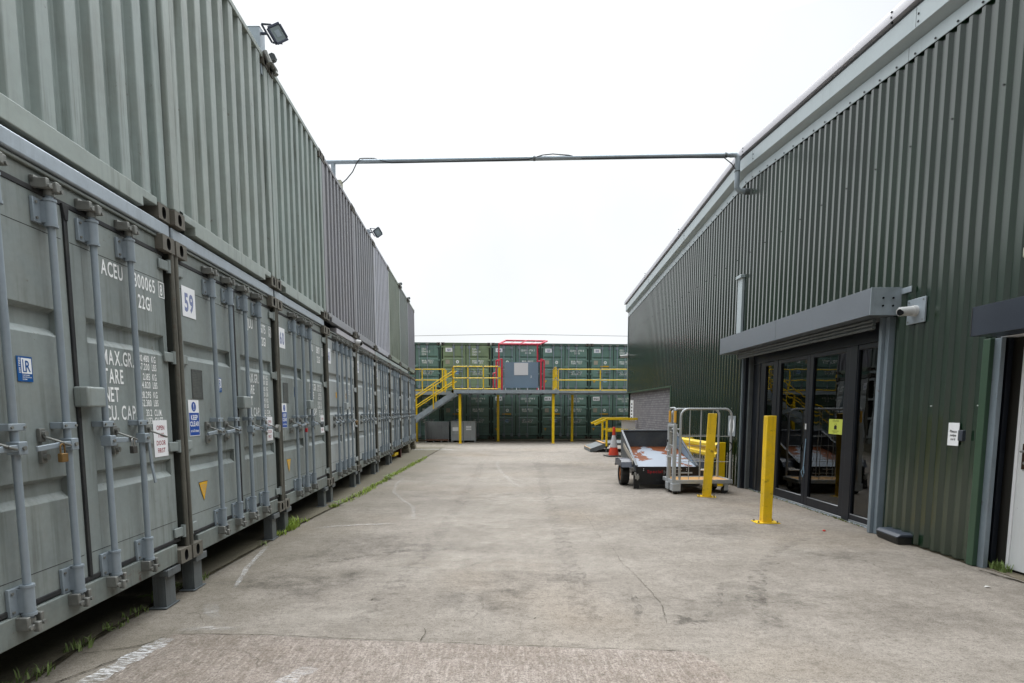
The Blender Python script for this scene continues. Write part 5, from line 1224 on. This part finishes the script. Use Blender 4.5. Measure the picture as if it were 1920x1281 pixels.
b = MB(); b.box(3.50, 3.56, 22.0, 22.05, .004, .219, 'galvdark'); b.build('leg', t)
b = MB(); b.box(4.1, 4.6, 22.05, 22.08, .86, 1.19, 'paper'); b.build('panel', t)

# ------------------------------------------------------------------ weeds
def blades(b, x, y, n, rad, h, m, z=.004):
    for _ in range(n):
        a = random.uniform(0, 2 * PI); r = rad * math.sqrt(random.random()); px, py = x + r * math.cos(a), y + r * math.sin(a) * 1.3
        d = random.uniform(0, 2 * PI); hh = h * random.uniform(.4, 1.15); ln = hh * random.uniform(.2, .9); w_ = .0035 + .003 * random.random()
        dx, dy = math.cos(d), math.sin(d)
        b.add([(px - dy * w_, py + dx * w_, z), (px + dy * w_, py - dx * w_, z), (px + dx * ln * .4 + dy * w_ * .8, py + dy * ln * .4 - dx * w_ * .8, z + hh * .65), (px + dx * ln * .4 - dy * w_ * .8, py + dy * ln * .4 + dx * w_ * .8, z + hh * .65), (px + dx * ln, py + dy * ln, z + hh)], [(0, 1, 2, 3), (3, 2, 4)], m)
random.seed(11); b = MB()
y = 9.9
while y < 19.6:
    dens = 1 if y < 18.5 else .6
    if random.random() < .9: blades(b, jx(y) + random.uniform(-.04, .06), y, int((8 + 16 * random.random()) * dens), .075, .05, 'grass')
    y += .07
for yy, n_, h in ((7.55, 160, .10), (7.75, 130, .13), (7.25, 60, .06), (8.1, 40, .06), (9.4, 60, .06), (5.25, 50, .07), (5.1, 40, .06), (4.75, 60, .09), (4.35, 30, .05), (4.1, 26, .05), (3.7, 40, .07), (3.3, 30, .06), (3.05, 60, .06), (2.9, 40, .06), (6.7, 14, .04)):
    blades(b, jx(yy) - .02, yy, n_, .085, h, 'grass' if yy > 7 else 'weed')
o = b.build('grass'); o['kind'] = 'stuff'; o['label'] = 'green grass growing in the joint along the containers'; o['category'] = 'grass'
b = MB()
for Y in [DO0 + .3 + .03 * k for k in range(130)]: blades(b, 4.63 + EO - .09 + random.uniform(-.02, .02), Y, 3 if not (8.1 < Y < 8.5 or 10.4 < Y < 10.8) else 10, .018, .018, 'moss_g')
for _ in range(6): blades(b, 4.74, 5.58 + random.uniform(-.06, .06), 22, .05, .09, 'weed')
o = b.build('moss_growth'); o['kind'] = 'stuff'; o['label'] = 'moss and weeds along the warehouse doorways'; o['category'] = 'moss'
def weed(loc, n, h, label, m='weed'):
    t = thing('weed_plant', label, 'plant', loc, 0, 'weeds in the joint'); b = MB()
    for k in range(n):
        a = 2 * PI * k / n + random.uniform(-.3, .3); l = h * random.uniform(.7, 1.2); z0 = h * (.15 + .7 * k / n); w_ = l * .13
        p = [Vector((math.cos(a) * l * f, math.sin(a) * l * f, z0 + l * .5 * f - l * .45 * f * f)) for f in (0, .4, .75, 1.05)]; sd2 = Vector((-math.sin(a), math.cos(a), 0))
        b.add([p[0], p[1] + sd2 * w_, p[1] - sd2 * w_, p[2] + sd2 * w_ * .7, p[2] - sd2 * w_ * .7, p[3]], [(0, 2, 1), (1, 2, 4, 3), (3, 4, 5)], m)
    b.build('leaves', t); b = MB(); b.tube([(0, 0, 0), (.005, .003, h * .95)], .004, m, 6); b.build('stem', t)
weed((jx(4.66) - .05, 4.62, .006), 15, .10, 'leafy weed in the joint before the first steel leg')
weed((jx(5.05) - .06, 4.98, .006), 8, .07, 'spindly weed between the first two steel legs')
weed((jx(4.0) + .0, 4.0, .006), 7, .045, 'tiny broad leaved weed in the joint before the white paint mark')
weed((jx(13.2) + .05, 13.2, .006), 16, .14, 'dark leafy weed inside the far grass strip')
weed((jx(9.55) + .02, 9.5, .006), 14, .11, 'leafy weed at the near end of the long grass strip')
